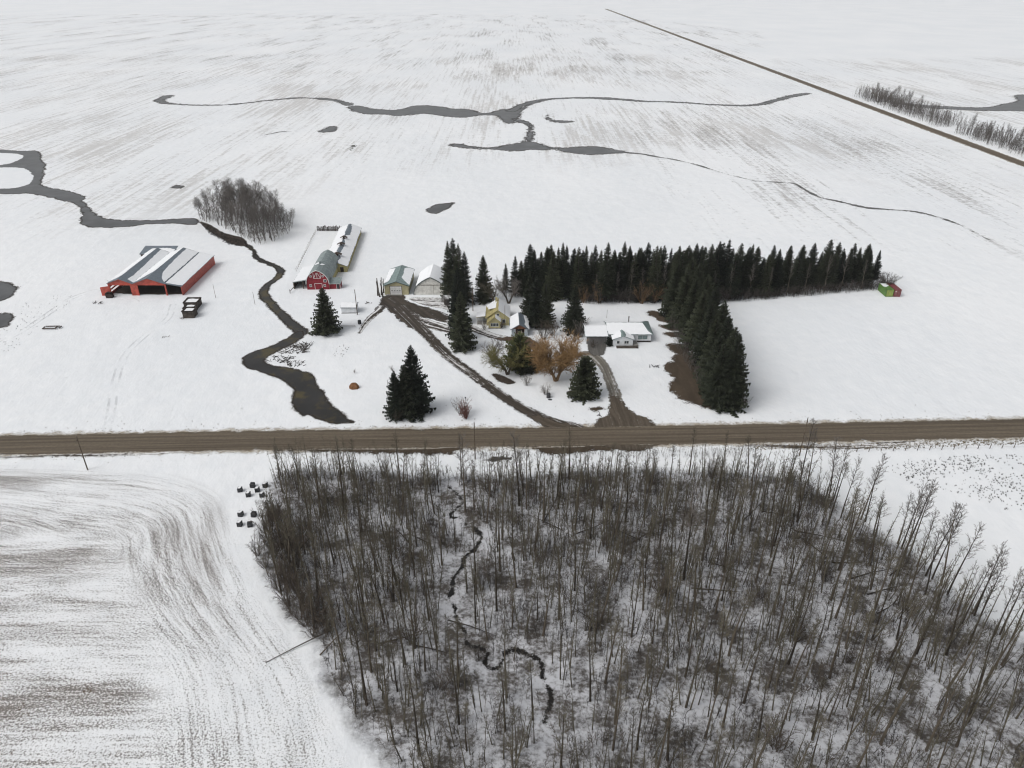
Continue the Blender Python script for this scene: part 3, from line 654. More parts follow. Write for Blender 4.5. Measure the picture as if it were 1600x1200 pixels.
vt = link('cupola', MB().lathe([(.32, 6.9), (.32, 7.5), (.55, 7.55), (.1, 7.95)], 10, cxm, 7.0).mesh('cupola'), MAT['barn_roof'], t)
slab('snow_patch', MAT['roof_snow'], t, (cxm+.3, 5.2, 6.98), (0, 1, 0), (1, 0, -.24), [(0, 0), (1.6, .3), (1.2, 1.6), (.2, .9)], .06, .1, .06, 1)
slab('snow_patch', MAT['roof_snow'], t, (cxm-.3, 6.4, 6.98), (0, 1, 0), (-1, 0, -.24), [(0, 0), (1.8, .2), (.6, 1.4), (-.6, 1.1)], .06, .1, .06, 2)
# lean-to on its left, open front
lt0 = -4.9
plane_slab('lean_to_roof', MAT['barn_roof'], t, (lt0, .6, 2.35), (lt0, 15.5, 2.35), (-.12, .6, 3.1))
slab('lean_to_snow', MAT['roof_snow'], t, (lt0, .6, 2.35), (0, 1, 0), (4.78, 0, .75), [(.35, .2), (14.7, .2), (14.7, 4.6), (.4, 4.6)], .12, .08, .13, 3)
box('lean_to_wall', MAT['old_wood'], t, lt0+.1, lt0+.25, 1.0, 15.2, 0, 2.3); box('lean_to_wall', MAT['old_wood'], t, lt0+.26, -.05, 15.0, 15.2, 0, 2.3)
box('post', MAT['pole_wood'], t, lt0+.1, lt0+.35, .7, .95, 0, 2.3); box('post', MAT['pole_wood'], t, -1.6, -1.35, .8, 1.05, 0, 2.7)
link('rail_fence', MB().tube([(lt0+.25, .6, .9), (lt0-.3, -3.2, .7)], [.12, .1], 5).tube([(lt0-.3, -3.2, 0), (lt0-.3, -3.2, 1.4)], [.12, .1], 5).mesh('rail_fence'), MAT['old_wood'], t)
# little red annex on the right
an = MB().quad_box(Wb+.06, Wb+3.7, .4, 3.4, 0, 1.95)
link('annex_wall', an.mesh('annex_wall'), MAT['barn_red'], t)
plane_slab('annex_roof', MAT['barn_roof'], t, (Wb+.05, .1, 1.98), (Wb+3.95, .1, 1.98), (Wb+.05, 3.6, 2.9))
box('annex_door', MAT['black'], t, Wb+2.5, Wb+3.3, .36, .41, .1, 1.7)
m = MB(); frame_line(m, Wb+.1, 1.85, Wb+3.7, 1.85, .39, .07); frame_line(m, Wb+3.62, 0, Wb+3.62, 1.75, .39, .06); frame_line(m, Wb+2.42, 0, Wb+2.42, 1.75, .39, .05)
link('annex_trim', m.mesh('annex_trim'), MAT['white_trim'], t)

# ---- long low shed behind the barn
fx, fy = G(542.7, 425); gx, gy = G(564.7, 364.3); ang = math.atan2(gy-fy, gx-fx)-PI/2; Wl, Ll = 8.6, math.hypot(gx-fx, gy-fy)
t = thing('livestock_shed', 'long low ochre shed with snowy roof stretching behind the red barn', 'shed', (fx-Wl*math.cos(ang), fy-Wl*math.sin(ang)), ang)
link('wall', MB().prism_y([(0, 0), (Wl, 0), (Wl, 2.2), (Wl/2, 3.9), (0, 2.2)], 0, Ll).mesh('wall'), MAT['ochre_shed'], t)
roof_pair(t, 0, Wl, 2.24, 3.96, -.3, Ll+.3, MAT['slate_roof'], .35)
roof_snow(t, 0, Wl, 2.24, 3.96, -.3, Ll+.3, -1, [(.0, .02), (1, .02), (1, .86), (.8, .84), (.66, .97), (.6, .9), (.45, .95), (.3, .82), (.2, .93), (0, .9)], .35, seed=8)
roof_snow(t, 0, Wl, 2.24, 3.96, -.3, Ll+.3, 1, [(.0, .02), (1, .02), (1, .9), (.9, .72), (.72, .66), (.66, .95), (.56, .93), (.5, .8), (.3, .78), (.2, .9), (.12, .65), (.05, .8), (0, .7)], .35, seed=9)
for yy, s in ((6.5, 1.0), (18.5, .8), (26.5, .75)):
    v = link('roof_vent', MB().quad_box(Wl/2-.5*s, Wl/2+.5*s, yy, yy+1.0*s, 3.7, 4.7).mesh('roof_vent'), MAT['old_wood'], t)
    link('vent_hood', MB().prism_y([(Wl/2-1.9*s, 4.45), (Wl/2-1.8*s, 4.4), (Wl/2, 5.0), (Wl/2+1.8*s, 4.4), (Wl/2+1.9*s, 4.45), (Wl/2, 5.15)], yy-.35, yy+1.0*s+.35).mesh('vent_hood'), MAT['iron'], v)
box('door', MAT['dark_wood'], t, 6.2, 7.4, -.04, .02, .1, 1.9)
for k_ in range(9): box('window', MAT['glass'], t, Wl-.02, Wl+.03, 4+k_*4.8, 4.9+k_*4.8, 1.1, 1.7)
# fence of dark boards at the back of the pen, and post row
x0, y0 = G(495.5, 361); t = thing('board_fence', 'dark tall board windbreak fence at the back of the corral', 'fence', (x0, y0))
for k_ in range(30):
    hh = R_.uniform(1.5, 2.6); link('board', MB().quad_box(k_*.33, k_*.33+R_.uniform(.2, .31), 0, .06, 0, hh).mesh('board'), MAT['dark_wood'], t)
for zz in (.6, 1.7): box('rail', MAT['pole_wood'], t, -.1, 12.2, .063, .16, zz, zz+.15)
m = MB().quad_box(-.15, 12.3, -.2, .35, 2.35, 2.45); 
xa, ya = G(494, 362); xb, yb = G(463, 424)
t = thing('corral_fence', 'thin row of fence posts running from the red barn to the board fence', 'fence', (xa, ya))
for k_ in range(22):
    q = k_/21; px, py = (xb-xa)*q, (yb-ya)*q
    link('post', MB().tube([(px, py, 0), (px+R_.uniform(-.08, .08), py, R_.uniform(1.1, 1.5))], [.07, .06], 5).mesh('post'), MAT['pole_wood'], t)
link('wire', MB().tube([(0, 0, 1.0), (xb-xa, yb-ya, 1.0)], [.012]*2, 3).tube([(0, 0, .6), (xb-xa, yb-ya, .6)], [.012]*2, 3).mesh('wire'), MAT['iron'], t)

# ---- shop
hx, hy = G(601.5, 460.5); Ws, Es, Rs, Ls = 8.1, 3.3, 4.7, 15.5
t = thing('workshop', 'pale yellow workshop with green-grey roof and white overhead door', 'workshop', (hx, hy))
link('wall', MB().prism_y([(0, 0), (Ws, 0), (Ws, Es), (Ws/2, Rs), (0, Es)], 0, Ls).mesh('wall'), MAT['yellow_wall'], t)
roof_pair(t, 0, Ws, Es+.04, Rs+.06, -.4, Ls+.4, MAT['green_roof'], .4)
roof_snow(t, 0, Ws, Es+.04, Rs+.06, -.4, Ls+.4, -1, [(.12, .02), (.96, .02), (.9, .55), (.6, .5), (.3, .42), (.16, .3)], .4, seed=21)
roof_snow(t, 0, Ws, Es+.04, Rs+.06, -.4, Ls+.4, 1, [(.06, .02), (.97, .02), (.95, .5), (.85, .72), (.5, .68), (.32, .72), (.22, .5), (.08, .1)], .4, seed=22)
rim = MB()
for xa_, za, xb_, zb in ((-.4, Es-.06, Ws/2, Rs+.1), (Ws/2, Rs+.1, Ws+.4, Es-.06)): frame_line(rim, xa_, za, xb_, zb, -.41, .1, .04)
link('fascia', rim.mesh('fascia'), MAT['dark_green'], t)
dr = link('overhead_door', MB().quad_box(1.95, 5.75, -.05, .02, .05, 3.0).mesh('overhead_door'), MAT['white_trim'], t)
for k_ in range(4): link('pane', MB().quad_box(2.35+k_*.88, 2.75+k_*.88, -.07, -.045, 1.35, 1.62).mesh('pane'), MAT['glass'], dr)
for k_ in (.75, 1.25, 1.75, 2.3): link('seam', MB().quad_box(1.97, 5.73, -.056, -.045, k_, k_+.03).mesh('seam'), MAT['concrete'], dr)
m = MB(); frame_line(m, 1.85, 0, 1.85, 3.1, -.01, .09); frame_line(m, 5.85, 0, 5.85, 3.1, -.01, .09); frame_line(m, 1.76, 3.1, 5.94, 3.1, -.015, .09)
link('door_frame', m.mesh('door_frame'), MAT['pole_wood'], t)
box('step', MAT['concrete'], t, .4, 1.9, -.9, -.06, 0, .25); box('door_sill', MAT['concrete'], t, 2.0, 5.7, -.7, -.06, 0, .12)
# timber and tall junk leaning by the shop
for k_, (px, py, top, dx) in enumerate(((590, 462, 435, .2), (593, 464, 437, -.4), (595.5, 461, 434, .5), (598, 465, 438, -.2), (599, 458, 436, .3))):
    x, y = G(px, py); h_ = top_at(px, top, y)[1]
    m = MB().tube([(0, 0, 0), (dx, .3, h_)], [.18, .14], 5).tube([(.3, 0, 0), (dx-.3, .4, h_*.8)], [.12, .1], 5)
    solo(link('leaning_timber', m.mesh('leaning_timber'), MAT['old_wood'], loc=(x, y, 0)), 'weathered upright timbers leaning beside the yellow workshop', 'timber', 'timbers beside the workshop')
# ---- arched shed
qx, qy = G(647, 460.5); Wq, Hq, Lq = 11.4, 6.0, 12.5
t = thing('arched_shed', 'old arched shed with whitewashed board front and snowy round roof', 'shed', (qx, qy))
prof = [(0, 0), (.05, .9), (.35, 1.9), (.95, 2.9), (1.9, 3.85), (3.1, 4.75), (4.4, 5.5), (Wq/2, 6.1)]; prof = prof+[(Wq-x, z) for x, z in prof[-2::-1]]
link('front_wall', MB().prism_y(prof[::-1], 0, .12).mesh('front_wall'), MAT['grey_boards'], t)
link('back_wall', MB().prism_y(prof[::-1], Lq-.12, Lq).mesh('back_wall'), MAT['grey_boards'], t)
def arch_shell(prof, y0, y1, o0, o1, cx_):
    m = MB()
    def off(p, o):
        dx, dz = p[0]-cx_, p[1]+.5; L = math.hypot(dx, dz); return p[0]+dx/L*o, p[1]+dz/L*o
    for p, q in zip(prof[:-1], prof[1:]):
        a0, b0, a1_, b1_ = off(p, o0), off(q, o0), off(p, o1), off(q, o1)
        m.hexa([(a0[0], y0, a0[1]), (b0[0], y0, b0[1]), (b0[0], y1, b0[1]), (a0[0], y1, a0[1]), (a1_[0], y0, a1_[1]), (b1_[0], y0, b1_[1]), (b1_[0], y1, b1_[1]), (a1_[0], y1, a1_[1])])
    return m
link('roof', arch_shell(prof, -.25, Lq+.2, .01, .16, Wq/2).mesh('roof'), MAT['dark_green'], t)
link('snow_cover', arch_shell(prof[3:-4], .1, Lq+.15, .17, .30, Wq/2).mesh('snow_cover'), MAT['roof_snow'], t)
dr = link('sliding_door', MB().quad_box(3.5, 6.7, -.07, .0, .05, 3.4).mesh('sliding_door'), MAT['grey_boards'], t)
dr = link('sliding_door', MB().quad_box(6.76, 9.9, -.07, .0, .05, 3.4).mesh('sliding_door'), MAT['grey_boards'], t)
box('door', MAT['grey_boards'], t, 1.9, 3.1, -.05, -.0, .05, 2.3)
m = MB(); frame_line(m, 1.3, 3.5, 10.1, 3.5, -.08, .07, .05); frame_line(m, 6.73, .1, 6.73, 3.4, -.072, .035, .03)
link('door_rail', m.mesh('door_rail'), MAT['pole_wood'], t)
# ---- little grey outhouse and lumber by the spruces
x, y = G(694, 476.5); t = thing('tool_shed', 'small grey tool shed with snowy flat roof beside the tall spruces', 'shed', (x, y))
link('wall', MB().quad_box(0, 3.4, 0, 2.6, 0, 2.1).mesh('wall'), MAT['old_wood'], t); box('door', MAT['black'], t, .9, 1.8, -.03, .01, .1, 1.8)
box('snow_cap', MAT['roof_snow'], t, -.2, 3.6, -.25, 2.8, 2.105, 2.4)
x, y = G(703, 478.5); solo(link('snowy_crate', MB().quad_box(0, 1.8, 0, 1.2, 0, 1.0).quad_box(-.08, 1.88, -.08, 1.28, 1.003, 1.25).mesh('snowy_crate'), MAT['roof_snow'], loc=(x, y, 0)), 'low snow-capped crate next to the small grey tool shed', 'crate')

# ---- white shed by the solitary spruce
wx, wy = G(534, 489.6); t = thing('white_shed', 'small white shed with snowy roof beside a lone spruce', 'shed', (wx, wy), .03)
Ww = 4.8
link('wall', MB().prism_x([(0, 0), (0, 2.05), (1.7, 2.9), (3.4, 2.05), (3.4, 0)][::-1], 0, Ww).mesh('wall'), MAT['white_siding'], t)
plane_slab('roof_slope', MAT['slate_roof'], t, (-.25, -.3, 1.93), (Ww+.25, -.3, 1.93), (-.25, 1.7, 2.94), .1)
plane_slab('roof_slope', MAT['slate_roof'], t, (-.25, 3.7, 1.93), (Ww+.25, 3.7, 1.93), (-.25, 1.7, 2.94), .1)
slab('snow_cover', MAT['roof_snow'], t, (-.25, -.3, 1.93), (1, 0, 0), (0, 2, 1.01), [(.05, .08), (Ww+.45, .08), (Ww+.45, 2.2), (.05, 2.2)], .1, .04, .105, 1)
slab('snow_cover', MAT['roof_snow'], t, (-.25, 3.7, 1.93), (1, 0, 0), (0, -2, 1.01), [(.05, .08), (Ww+.45, .08), (Ww+.45, 2.2), (.05, 2.2)], .1, .04, .105, 1)
box('skid', MAT['dark_wood'], t, -.1, Ww+.1, -.1, -.003, 0, .16)
x, y = G(532.8, 472+39.5); t = thing('garden_rail', 'low pale rail standing in the snow in front of the white shed', 'rail', (x, y))
box('rail', MAT['concrete'], t, 0, 4.4, 0, .12, .35, .55)
for k_ in (0, 4.28): box('post', MAT['concrete'], t, k_, k_+.12, .125, .25, 0, .7)
x, y = G(562, 506); solo(link('black_barrel', MB().lathe([(.5, 0), (.55, .4), (.55, .9), (.5, 1.2), (.3, 1.22)], 12).mesh('black_barrel'), MAT['black'], loc=(x, y, 0)), 'black barrel standing alone near the muddy track', 'barrel')

# ---- yellow house
hx, hy = G(760.5, 508.6); Wh, Eh, Rh, Lh = 6.9, 2.6, 5.1, 9.0
t = thing('yellow_house', 'small yellow house with steep snowy roof, dormer and front wing', 'house', (hx, hy))
link('wall', MB().prism_y([(0, 0), (Wh, 0), (Wh, Eh), (Wh/2, Rh), (0, Eh)], 0, Lh).mesh('wall'), MAT['yellow_stucco'], t)
roof_pair(t, 0, Wh, Eh+.03, Rh+.05, -.3, Lh+.3, MAT['yellow_roof'], .35)
roof_snow(t, 0, Wh, Eh+.03, Rh+.05, -.3, Lh+.3, 1, [(.01, .02), (.99, .02), (.99, .96), (.01, .96)], .35, seed=31, jag=.06)
roof_snow(t, 0, Wh, Eh+.03, Rh+.05, -.3, Lh+.3, -1, [(.55, .3), (.99, .02), (.99, .96), (.7, .95), (.6, .7)], .35, seed=32, jag=.1)
dm = link('dormer', MB().quad_box(.75, Wh/2-.2, 3.0, 6.0, Eh+.2, 4.35).mesh('dormer'), MAT['yellow_stucco'], t)
link('dormer_roof', MB().hexa([(.45, 2.7, 4.2), (Wh/2, 2.7, 4.9), (Wh/2, 6.3, 4.9), (.45, 6.3, 4.2), (.45, 2.7, 4.32), (Wh/2, 2.7, 5.02), (Wh/2, 6.3, 5.02), (.45, 6.3, 4.32)]).mesh('dormer_roof'), MAT['roof_snow'], dm)
link('chimney', MB().quad_box(2.6, 3.2, 7.0, 7.6, 4.6, 6.3).mesh('chimney'), MAT['yellow_stucco'], t)
window(t, Wh/2+.05, 3.3, .7, .6, -.01); window(t, 5.3, .95, .9, 1.1, -.01)
fwx = .65
link('wing_wall', MB().prism_y([(fwx, 0), (fwx+3.7, 0), (fwx+3.7, 2.3), (fwx+1.85, 3.75), (fwx, 2.3)], -2.4, -.02).mesh('wing_wall'), MAT['yellow_stucco'], t)
roof_pair(t, fwx, fwx+3.7, 2.33, 3.79, -2.7, -.01, MAT['yellow_roof'], .25, .1)
roof_snow(t, fwx, fwx+3.7, 2.33, 3.79, -2.7, -.01, 1, [(.02, .1), (.98, .1), (.98, .95), (.02, .9)], .25, .1, .05, seed=33)
window(t, fwx+1.85, .85, 2.2, 1.0, -2.41, bars=4); box('foundation', MAT['concrete'], t, fwx-.05, fwx+3.75, -2.46, -.1, 0, .28)
plane_slab('porch_roof', MAT['yellow_roof'], t, (-3.2, .6, 2.35), (-3.2, 4.4, 2.35), (-.36, .6, 2.75), .1)
slab('porch_snow', MAT['roof_snow'], t, (-3.2, .6, 2.35), (0, 1, 0), (2.84, 0, .4), [(.03, .03), (3.77, .03), (3.77, 2.85), (.03, 2.85)], .14, .04, .105, 3)
for q in ((-3.0, .8), (-1.4, .8), (-3.0, 4.1)): box('post', MAT['white_trim'], t, q[0]-.06, q[0]+.06, q[1]-.06, q[1]+.06, 0, 2.4)
box('porch_wall', MAT['white_siding'], t, -2.9, -.05, 3.2, 3.3, 0, 2.3); box('porch_floor', MAT['concrete'], t, -3.1, -.05, .7, 3.18, 0, .22)

# ---- single garage
gx0, gy0 = G(799.5, 525.5); Wg, Eg, Rg, Lg = 4.8, 2.45, 3.85, 8.5
t = thing('blue_garage', 'narrow pale blue garage with brown gable and open door', 'garage', (gx0, gy0), math.radians(1.5))
box('side_wall', MAT['blue_siding'], t, 0, .12, 0, Lg, 0, Eg); box('side_wall', MAT['blue_siding'], t, Wg-.12, Wg, 0, Lg, 0, Eg)
link('back_wall', MB().prism_y([(.121, 0), (Wg-.121, 0), (Wg-.121, Eg), (Wg/2, Rg-.05), (.121, Eg)], Lg-.12, Lg-.003).mesh('back_wall'), MAT['blue_siding'], t)
box('front_wall', MAT['blue_siding'], t, .121, 1.2, .0, .12, 0, Eg-.02); box('front_wall', MAT['blue_siding'], t, Wg-1.0, Wg-.121, .0, .12, 0, Eg-.02)
link('gable', MB().prism_y([(.121, Eg-.015), (Wg-.121, Eg-.015), (Wg/2, Rg-.03)], -.04, .1).mesh('gable'), MAT['brown_gable'], t)
box('door_post', MAT['brown_gable'], t, 1.21, 1.36, -.04, .1, 0, Eg-.02); box('door_post', MAT['brown_gable'], t, Wg-1.16, Wg-1.01, -.04, .1, 0, Eg-.02)
roof_pair(t, 0, Wg, Eg+.03, Rg+.03, -.5, Lg+.4, MAT['slate_roof'], .4)
roof_snow(t, 0, Wg, Eg+.03, Rg+.03, -.5, Lg+.4, -1, [(.02, .02), (.98, .02), (.98, .97), (.02, .97)], .4, jag=.05, seed=41)
roof_snow(t, 0, Wg, Eg+.03, Rg+.03, -.5, Lg+.4, 1, [(.03, .02), (.98, .02), (.95, .5), (.5, .35), (.25, .5), (.12, .3)], .4, jag=.12, seed=42)
cx0, cy0 = gx0+2.4, gy0+.5
cr = thing('parked_car', 'cream car parked inside the open pale blue garage', 'car', (cx0, cy0), math.radians(1.5))
def car_poly(P, x0, x1): return MB().prism_x(P, x0, x1)
link('body', car_poly([(0, .35), (4.2, .35), (4.25, .8), (3.3, .95), (.5, 1.0), (-.02, .9)], -.85, .85).mesh('body'), MAT['car_paint'], cr)
cab = link('cabin', car_poly([(.45, 1.0), (3.2, .97), (2.6, 1.5), (.9, 1.52)], -.75, .75).mesh('cabin'), MAT['car_paint'], cr)
link('rear_window', MB().hexa([(-.62, .52, 1.06), (.62, .52, 1.06), (.62, .56, 1.06), (-.62, .56, 1.06), (-.55, .82, 1.46), (.55, .82, 1.46), (.55, .86, 1.46), (-.55, .86, 1.46)]).mesh('rear_window'), MAT['glass'], cab)
for X in (-.8, .8):
    for Y in (.75, 3.4): link('wheel', MB().tube([(X-.1, Y, .34), (X+.1, Y, .34)], [.34, .34], 12).mesh('wheel'), MAT['tyre'], cr)
    link('tail_light', MB().quad_box(X*.85-.12, X*.85+.12, -.05, -.015, .72, .86).mesh('tail_light'), MAT['red_metal'], cr)

# ---- bungalow with attached garage
ux, uy = G(949, 534.6); t = thing('bungalow', 'white bungalow with snowy roof, front gable room and attached garage', 'house', (ux, uy))
M = lambda px, py=534.6: G(px, py)[0]-ux
mw = M(1016.5); Eu, Ru, Lu = 2.6, 4.3, 8.6
link('wall', MB().quad_box(0, mw, 0, Lu, .0, Eu).mesh('wall'), MAT['white_siding'], t)
link('skirting', MB().quad_box(6.4, mw+.02, -.03, -.003, 0, .5).mesh('skirting'), MAT['dark_wood'], t)
O_ = .5; hp = 2.8
ra, rb = (-.3, Lu/2, Ru), (mw-hp, Lu/2, Ru)
m = MB(); th = .12
def tri_slab(name, mat, P):
    P = [Vector(p) for p in P]; N = (P[1]-P[0]).cross(P[2]-P[0]).normalized(); N = N if N.z > 0 else -N
    m = MB(); n = len(P); m.v = [tuple(p) for p in P]+[tuple(p+N*.12) for p in P]
    m.f = [tuple(range(n))[::-1], tuple(range(n, 2*n))]+[(i, (i+1) % n, n+(i+1) % n, n+i) for i in range(n)]
    return link(name, m.mesh(name), mat, t)
tri_slab('roof_slope', MAT['green_roof'], [(-.3, -O_, Eu), (mw+O_, -O_, Eu), rb, ra])
tri_slab('roof_slope', MAT['green_roof'], [(mw+O_, Lu+O_, Eu), (-.3, Lu+O_, Eu), ra, rb])
tri_slab('hip', MAT['green_roof'], [(mw+O_, -O_, Eu), (mw+O_, Lu+O_, Eu), rb])
sv = Vector((0, Lu/2+O_, Ru-Eu)); Ls_ = sv.length
slab('snow_cover', MAT['roof_snow'], t, (-.3, -O_, Eu), (1, 0, 0), sv, [(.1, .06), (mw+.5, .06), (mw-.6, 1.3), (mw-1.9, Ls_-.15), (.1, Ls_-.1)], .1, .06, .13, 5)
slab('snow_cover', MAT['roof_snow'], t, (-.3, Lu+O_, Eu), (1, 0, 0), (0, -sv.y, sv.z), [(.1, .06), (mw+.2, .06), (mw-2.5, Ls_-.15), (.1, Ls_-.1)], .1, .06, .13, 6)
link('chimney', MB().tube([(6.6, 4.9, 4.0), (6.6, 4.9, 5.9)], [.16, .16], 8).lathe([(.25, 5.9), (.25, 6.05), (.05, 6.15)], 8, 6.6, 4.9).mesh('chimney'), MAT['grey_door'], t)
window(t, (M(996)+M(1011))/2, .95, M(1010.5)-M(996), 1.25, -.01, glass='glass_pale', bars=1)
gx1, gx2 = M(955.5), M(986)
yf = -3.0
link('front_room', MB().prism_y([(gx1, 0), (gx2, 0), (gx2, 2.35), ((gx1+gx2)/2, 3.35), (gx1, 2.35)], yf, -.02).mesh('front_room'), MAT['white_siding'], t)
roof_pair(t, gx1, gx2, 2.38, 3.4, yf-.35, 1.6, MAT['green_roof'], .35, .1)
roof_snow(t, gx1, gx2, 2.38, 3.4, yf-.35, 1.6, -1, [(.02, .02), (.98, .02), (.98, .85), (.4, .88), (.02, .8)], .35, .1, .06, seed=51)
roof_snow(t, gx1, gx2, 2.38, 3.4, yf-.35, 1.6, 1, [(.02, .02), (.98, .02), (.98, .8), (.35, .7), (.02, .85)], .35, .1, .06, seed=52)
for xx in (.26, .68): window(t, gx1+(gx2-gx1)*xx, 1.0, .75 if xx < .5 else 1.2, .85, yf-.01, bars=0 if xx < .5 else 1)
box('deck', MAT['old_wood'], t, gx1+1.0, gx2+1.5, yf-1.2, yf-.06, 0, .35)
box('front_step', MAT['concrete'], t, gx2+.1, gx2+1.6, yf+.0, -.1, 0, .55)
g0, g1 = M(918)-.6, -.32
link('garage_wall', MB().quad_box(g0, g1, -1.2, 7.2, 0, 2.6).mesh('garage_wall'), MAT['white_siding'], t)
link('garage_door', MB().quad_box(g0+.15, g1-.2, -1.24, -1.19, .05, 2.4).mesh('garage_door'), MAT['grey_door'], t)
tri_slab('garage_roof', MAT['green_roof'], [(g0-.4, -1.8, 2.55), (g1+.35, -1.8, 2.55), (g1+.35, 3.2, 3.75), (g0-.4, 3.2, 3.75)])
tri_slab('garage_roof', MAT['green_roof'], [(g0-.4, 7.8, 2.55), (g1+.35, 7.8, 2.55), (g1+.35, 3.2, 3.75), (g0-.4, 3.2, 3.75)])
sv = Vector((0, 5, 1.2)); slab('garage_snow', MAT['roof_snow'], t, (g0-.4, -1.8, 2.55), (1, 0, 0), sv, [(.05, .05), (g1-g0+.6, .05), (g1-g0+.5, sv.length), (.05, sv.length)], .1, .06, .13, 7)
slab('garage_snow', MAT['roof_snow'], t, (g0-.4, 7.8, 2.55), (1, 0, 0), (0, -4.6, 1.2), [(.05, .05), (g1-g0+.6, .05), (g1-g0+.5, 4.75), (.05, 4.75)], .1, .06, .13, 8)
# ---- shipping containers
for nm, px0, px1, mt, lab, dz in (('green', 1383.3, 1394.6, 'green_box', 'green shipping container with lime doors at the end of the spruce windbreak', 0), ('maroon', 1395.6, 1406.2, 'maroon_box', 'maroon shipping container beside a green one in the snow', .5)):
    x0, y0 = G(px0, 463.8); x1, _ = G(px1, 463.8); t = thing('shipping_container', lab, 'container', (x0, y0)); wd = x1-x0; hc = 2.55; dl = 6.1+dz
    link('body', MB().quad_box(.06, wd-.06, .08, dl-.06, .1, hc-.06).mesh('body'), MAT[mt], t)
    m = MB()
    for X in (0, wd-.14):
        for Y in (0, dl-.14): m.quad_box(X, X+.14, Y, Y+.14, 0, hc)
    for Z in (.02, hc-.14):
        m.quad_box(.143, wd-.143, 0, .12, Z, Z+.12); m.quad_box(.143, wd-.143, dl-.12, dl, Z, Z+.12); m.quad_box(0, .12, .143, dl-.143, Z, Z+.12); m.quad_box(wd-.12, wd, .143, dl-.143, Z, Z+.12)
    link('frame', m.mesh('frame'), MAT[mt], t)
    for q in (0, 1):
        d_ = link('door', MB().quad_box(.16+q*(wd/2-.15), wd/2-.01+q*(wd/2-.15), .02, .085, .16, hc-.17).mesh('door'), MAT['lime' if nm == 'green' else 'maroon_box'], t)
        for r in (.3, .7):
            X = .16+q*(wd/2-.15)+r*(wd/2-.17); link('lock_bar', MB().tube([(X, -.02, .25), (X, -.02, hc-.25)], [.025]*2, 5).mesh('lock_bar'), MAT['concrete'], d_)
    if nm == 'green': slab('snow_patch', MAT['roof_snow'], t, (0, 0, hc-.05), (1, 0, 0), (0, 1, 0), [(.1, 3.2), (.9, 2.6), (wd-.3, 3.6), (wd-.2, 5.8), (.3, 5.9)], .07, .2, .0, 4)
    else: box('placard', MAT['white_trim'], t, .35, .75, -.005, .018, 1.7, 2.0)

# ------------------------------------------------------------------ trees
def copy_tree(proto, label, cat, group, loc, rz, sc, name):
    """an individual tree: an empty with its own trunk and crown objects sharing mesh data with its kind"""
    o = thing(name, label, cat, loc, rz, group)
    o.scale = sc if isinstance(sc, tuple) else (sc, sc, sc)
    for nm, me in proto:
        c = bpy.data.objects.new(nm, me); C.objects.link(c); c.parent = o
    return o
def proto_of(trunk, crown, bark, leaf, tag, names=('trunk', 'crown')):
    a = trunk.mesh('trunk_'+tag); a.materials.append(MAT[bark]); b = crown.mesh('crown_'+tag); b.materials.append(MAT[leaf])
    return [(names[0], a), (names[1], b)]

def spruce(seed, h=18.0, R=3.4, z0=.4, pw=.85, full=1.0, leaf='needles', droop=.35, step=.42):
    r = random.Random(seed); tr = MB(); cr = MB()
    tr.tube([(0, 0, -.2), (0, 0, h*.35), (r.uniform(-.1, .1), r.uniform(-.1, .1), h*.7), (0, 0, h*.985)], [h*.016, h*.012, h*.007, .02], 6)
    z = z0; lop = r.uniform(0, 2*PI)
    while z < h-.25:
        q = (z-z0)/(h-z0); Rz = R*(1-q)**pw*(1 if q > .08 else .82+q*2.2)
        nb = max(4, int((7.5 if q < .6 else 6)*full+r.uniform(-1, 1)))
        a0 = r.uniform(0, 2*PI)
        for b in range(nb):
            if r.random() < .07: continue
            a = a0+2*PI*b/nb+r.uniform(-.3, .3)
            L = max(.18, Rz*r.uniform(.66, 1.18)*(1+.10*math.cos(a-lop)))
            dirx, diry = math.cos(a), math.sin(a); sxx, syy = -diry, dirx
            zb = z+r.uniform(-.2, .2); dr = droop*(1-q)+r.uniform(-.1, .1)-.35*q
            def P(s): return (dirx*L*s, diry*L*s, zb-dr*L*s+.16*L*s*s)
            ns = 3 if L < 1 else (4 if L < 2.2 else 5); ww = .30*L+.17
            for k in range(ns):
                s0 = .12+.88*k/ns; s1 = .12+.88*(k+1)/ns
                p, p2 = P(s0), P(min(1.0, s1)); wk = ww*(1.05-.72*s0)*r.uniform(.75, 1.2)
                for sg in (-1, 1):
                    i = len(cr.v); f = wk*.75
                    e = (p[0]+sxx*sg*wk+dirx*f, p[1]+syy*sg*wk+diry*f, p[2]-.22*wk-r.uniform(0, .16)*L*.5)
                    cr.v += [p, p2, e]; cr.f.append((i, i+1, i+2))
                i = len(cr.v); cr.v += [p, p2, ((p[0]+p2[0])/2, (p[1]+p2[1])/2, p[2]-wk*r.uniform(.5, 1.0)-.08)]; cr.f.append((i, i+1, i+2))
        z += step*(1.0 if q < .7 else .72)*r.uniform(.85, 1.15)
    cr.twig((0, 0, h-.9), (0, 0, h+.25), .09)
    return proto_of(tr, cr, 'spruce_bark', leaf, 'spruce%d' % seed)
SP_N = [spruce(100+i, 18, 3.2, z0=[2.2, 1.4, 2.8, 1.8, 1.0][i % 5], pw=.66+.06*(i % 3), full=1.2) for i in range(6)]+[spruce(120+i, 18, 4.2, z0=.8, pw=.85, full=1.3) for i in range(2)]
SP_B = [spruce(200+i, 16, 5.0, z0=.3, pw=.76, full=1.35) for i in range(4)]
SP_R = [spruce(300+i, 12, 5.2, z0=.3, pw=.5, full=1.6, step=.36) for i in range(2)]
SP_O = [spruce(350+i, 10, 4.0, z0=.8, pw=.45, full=1.2, leaf='needles_olive', droop=.1) for i in range(2)]

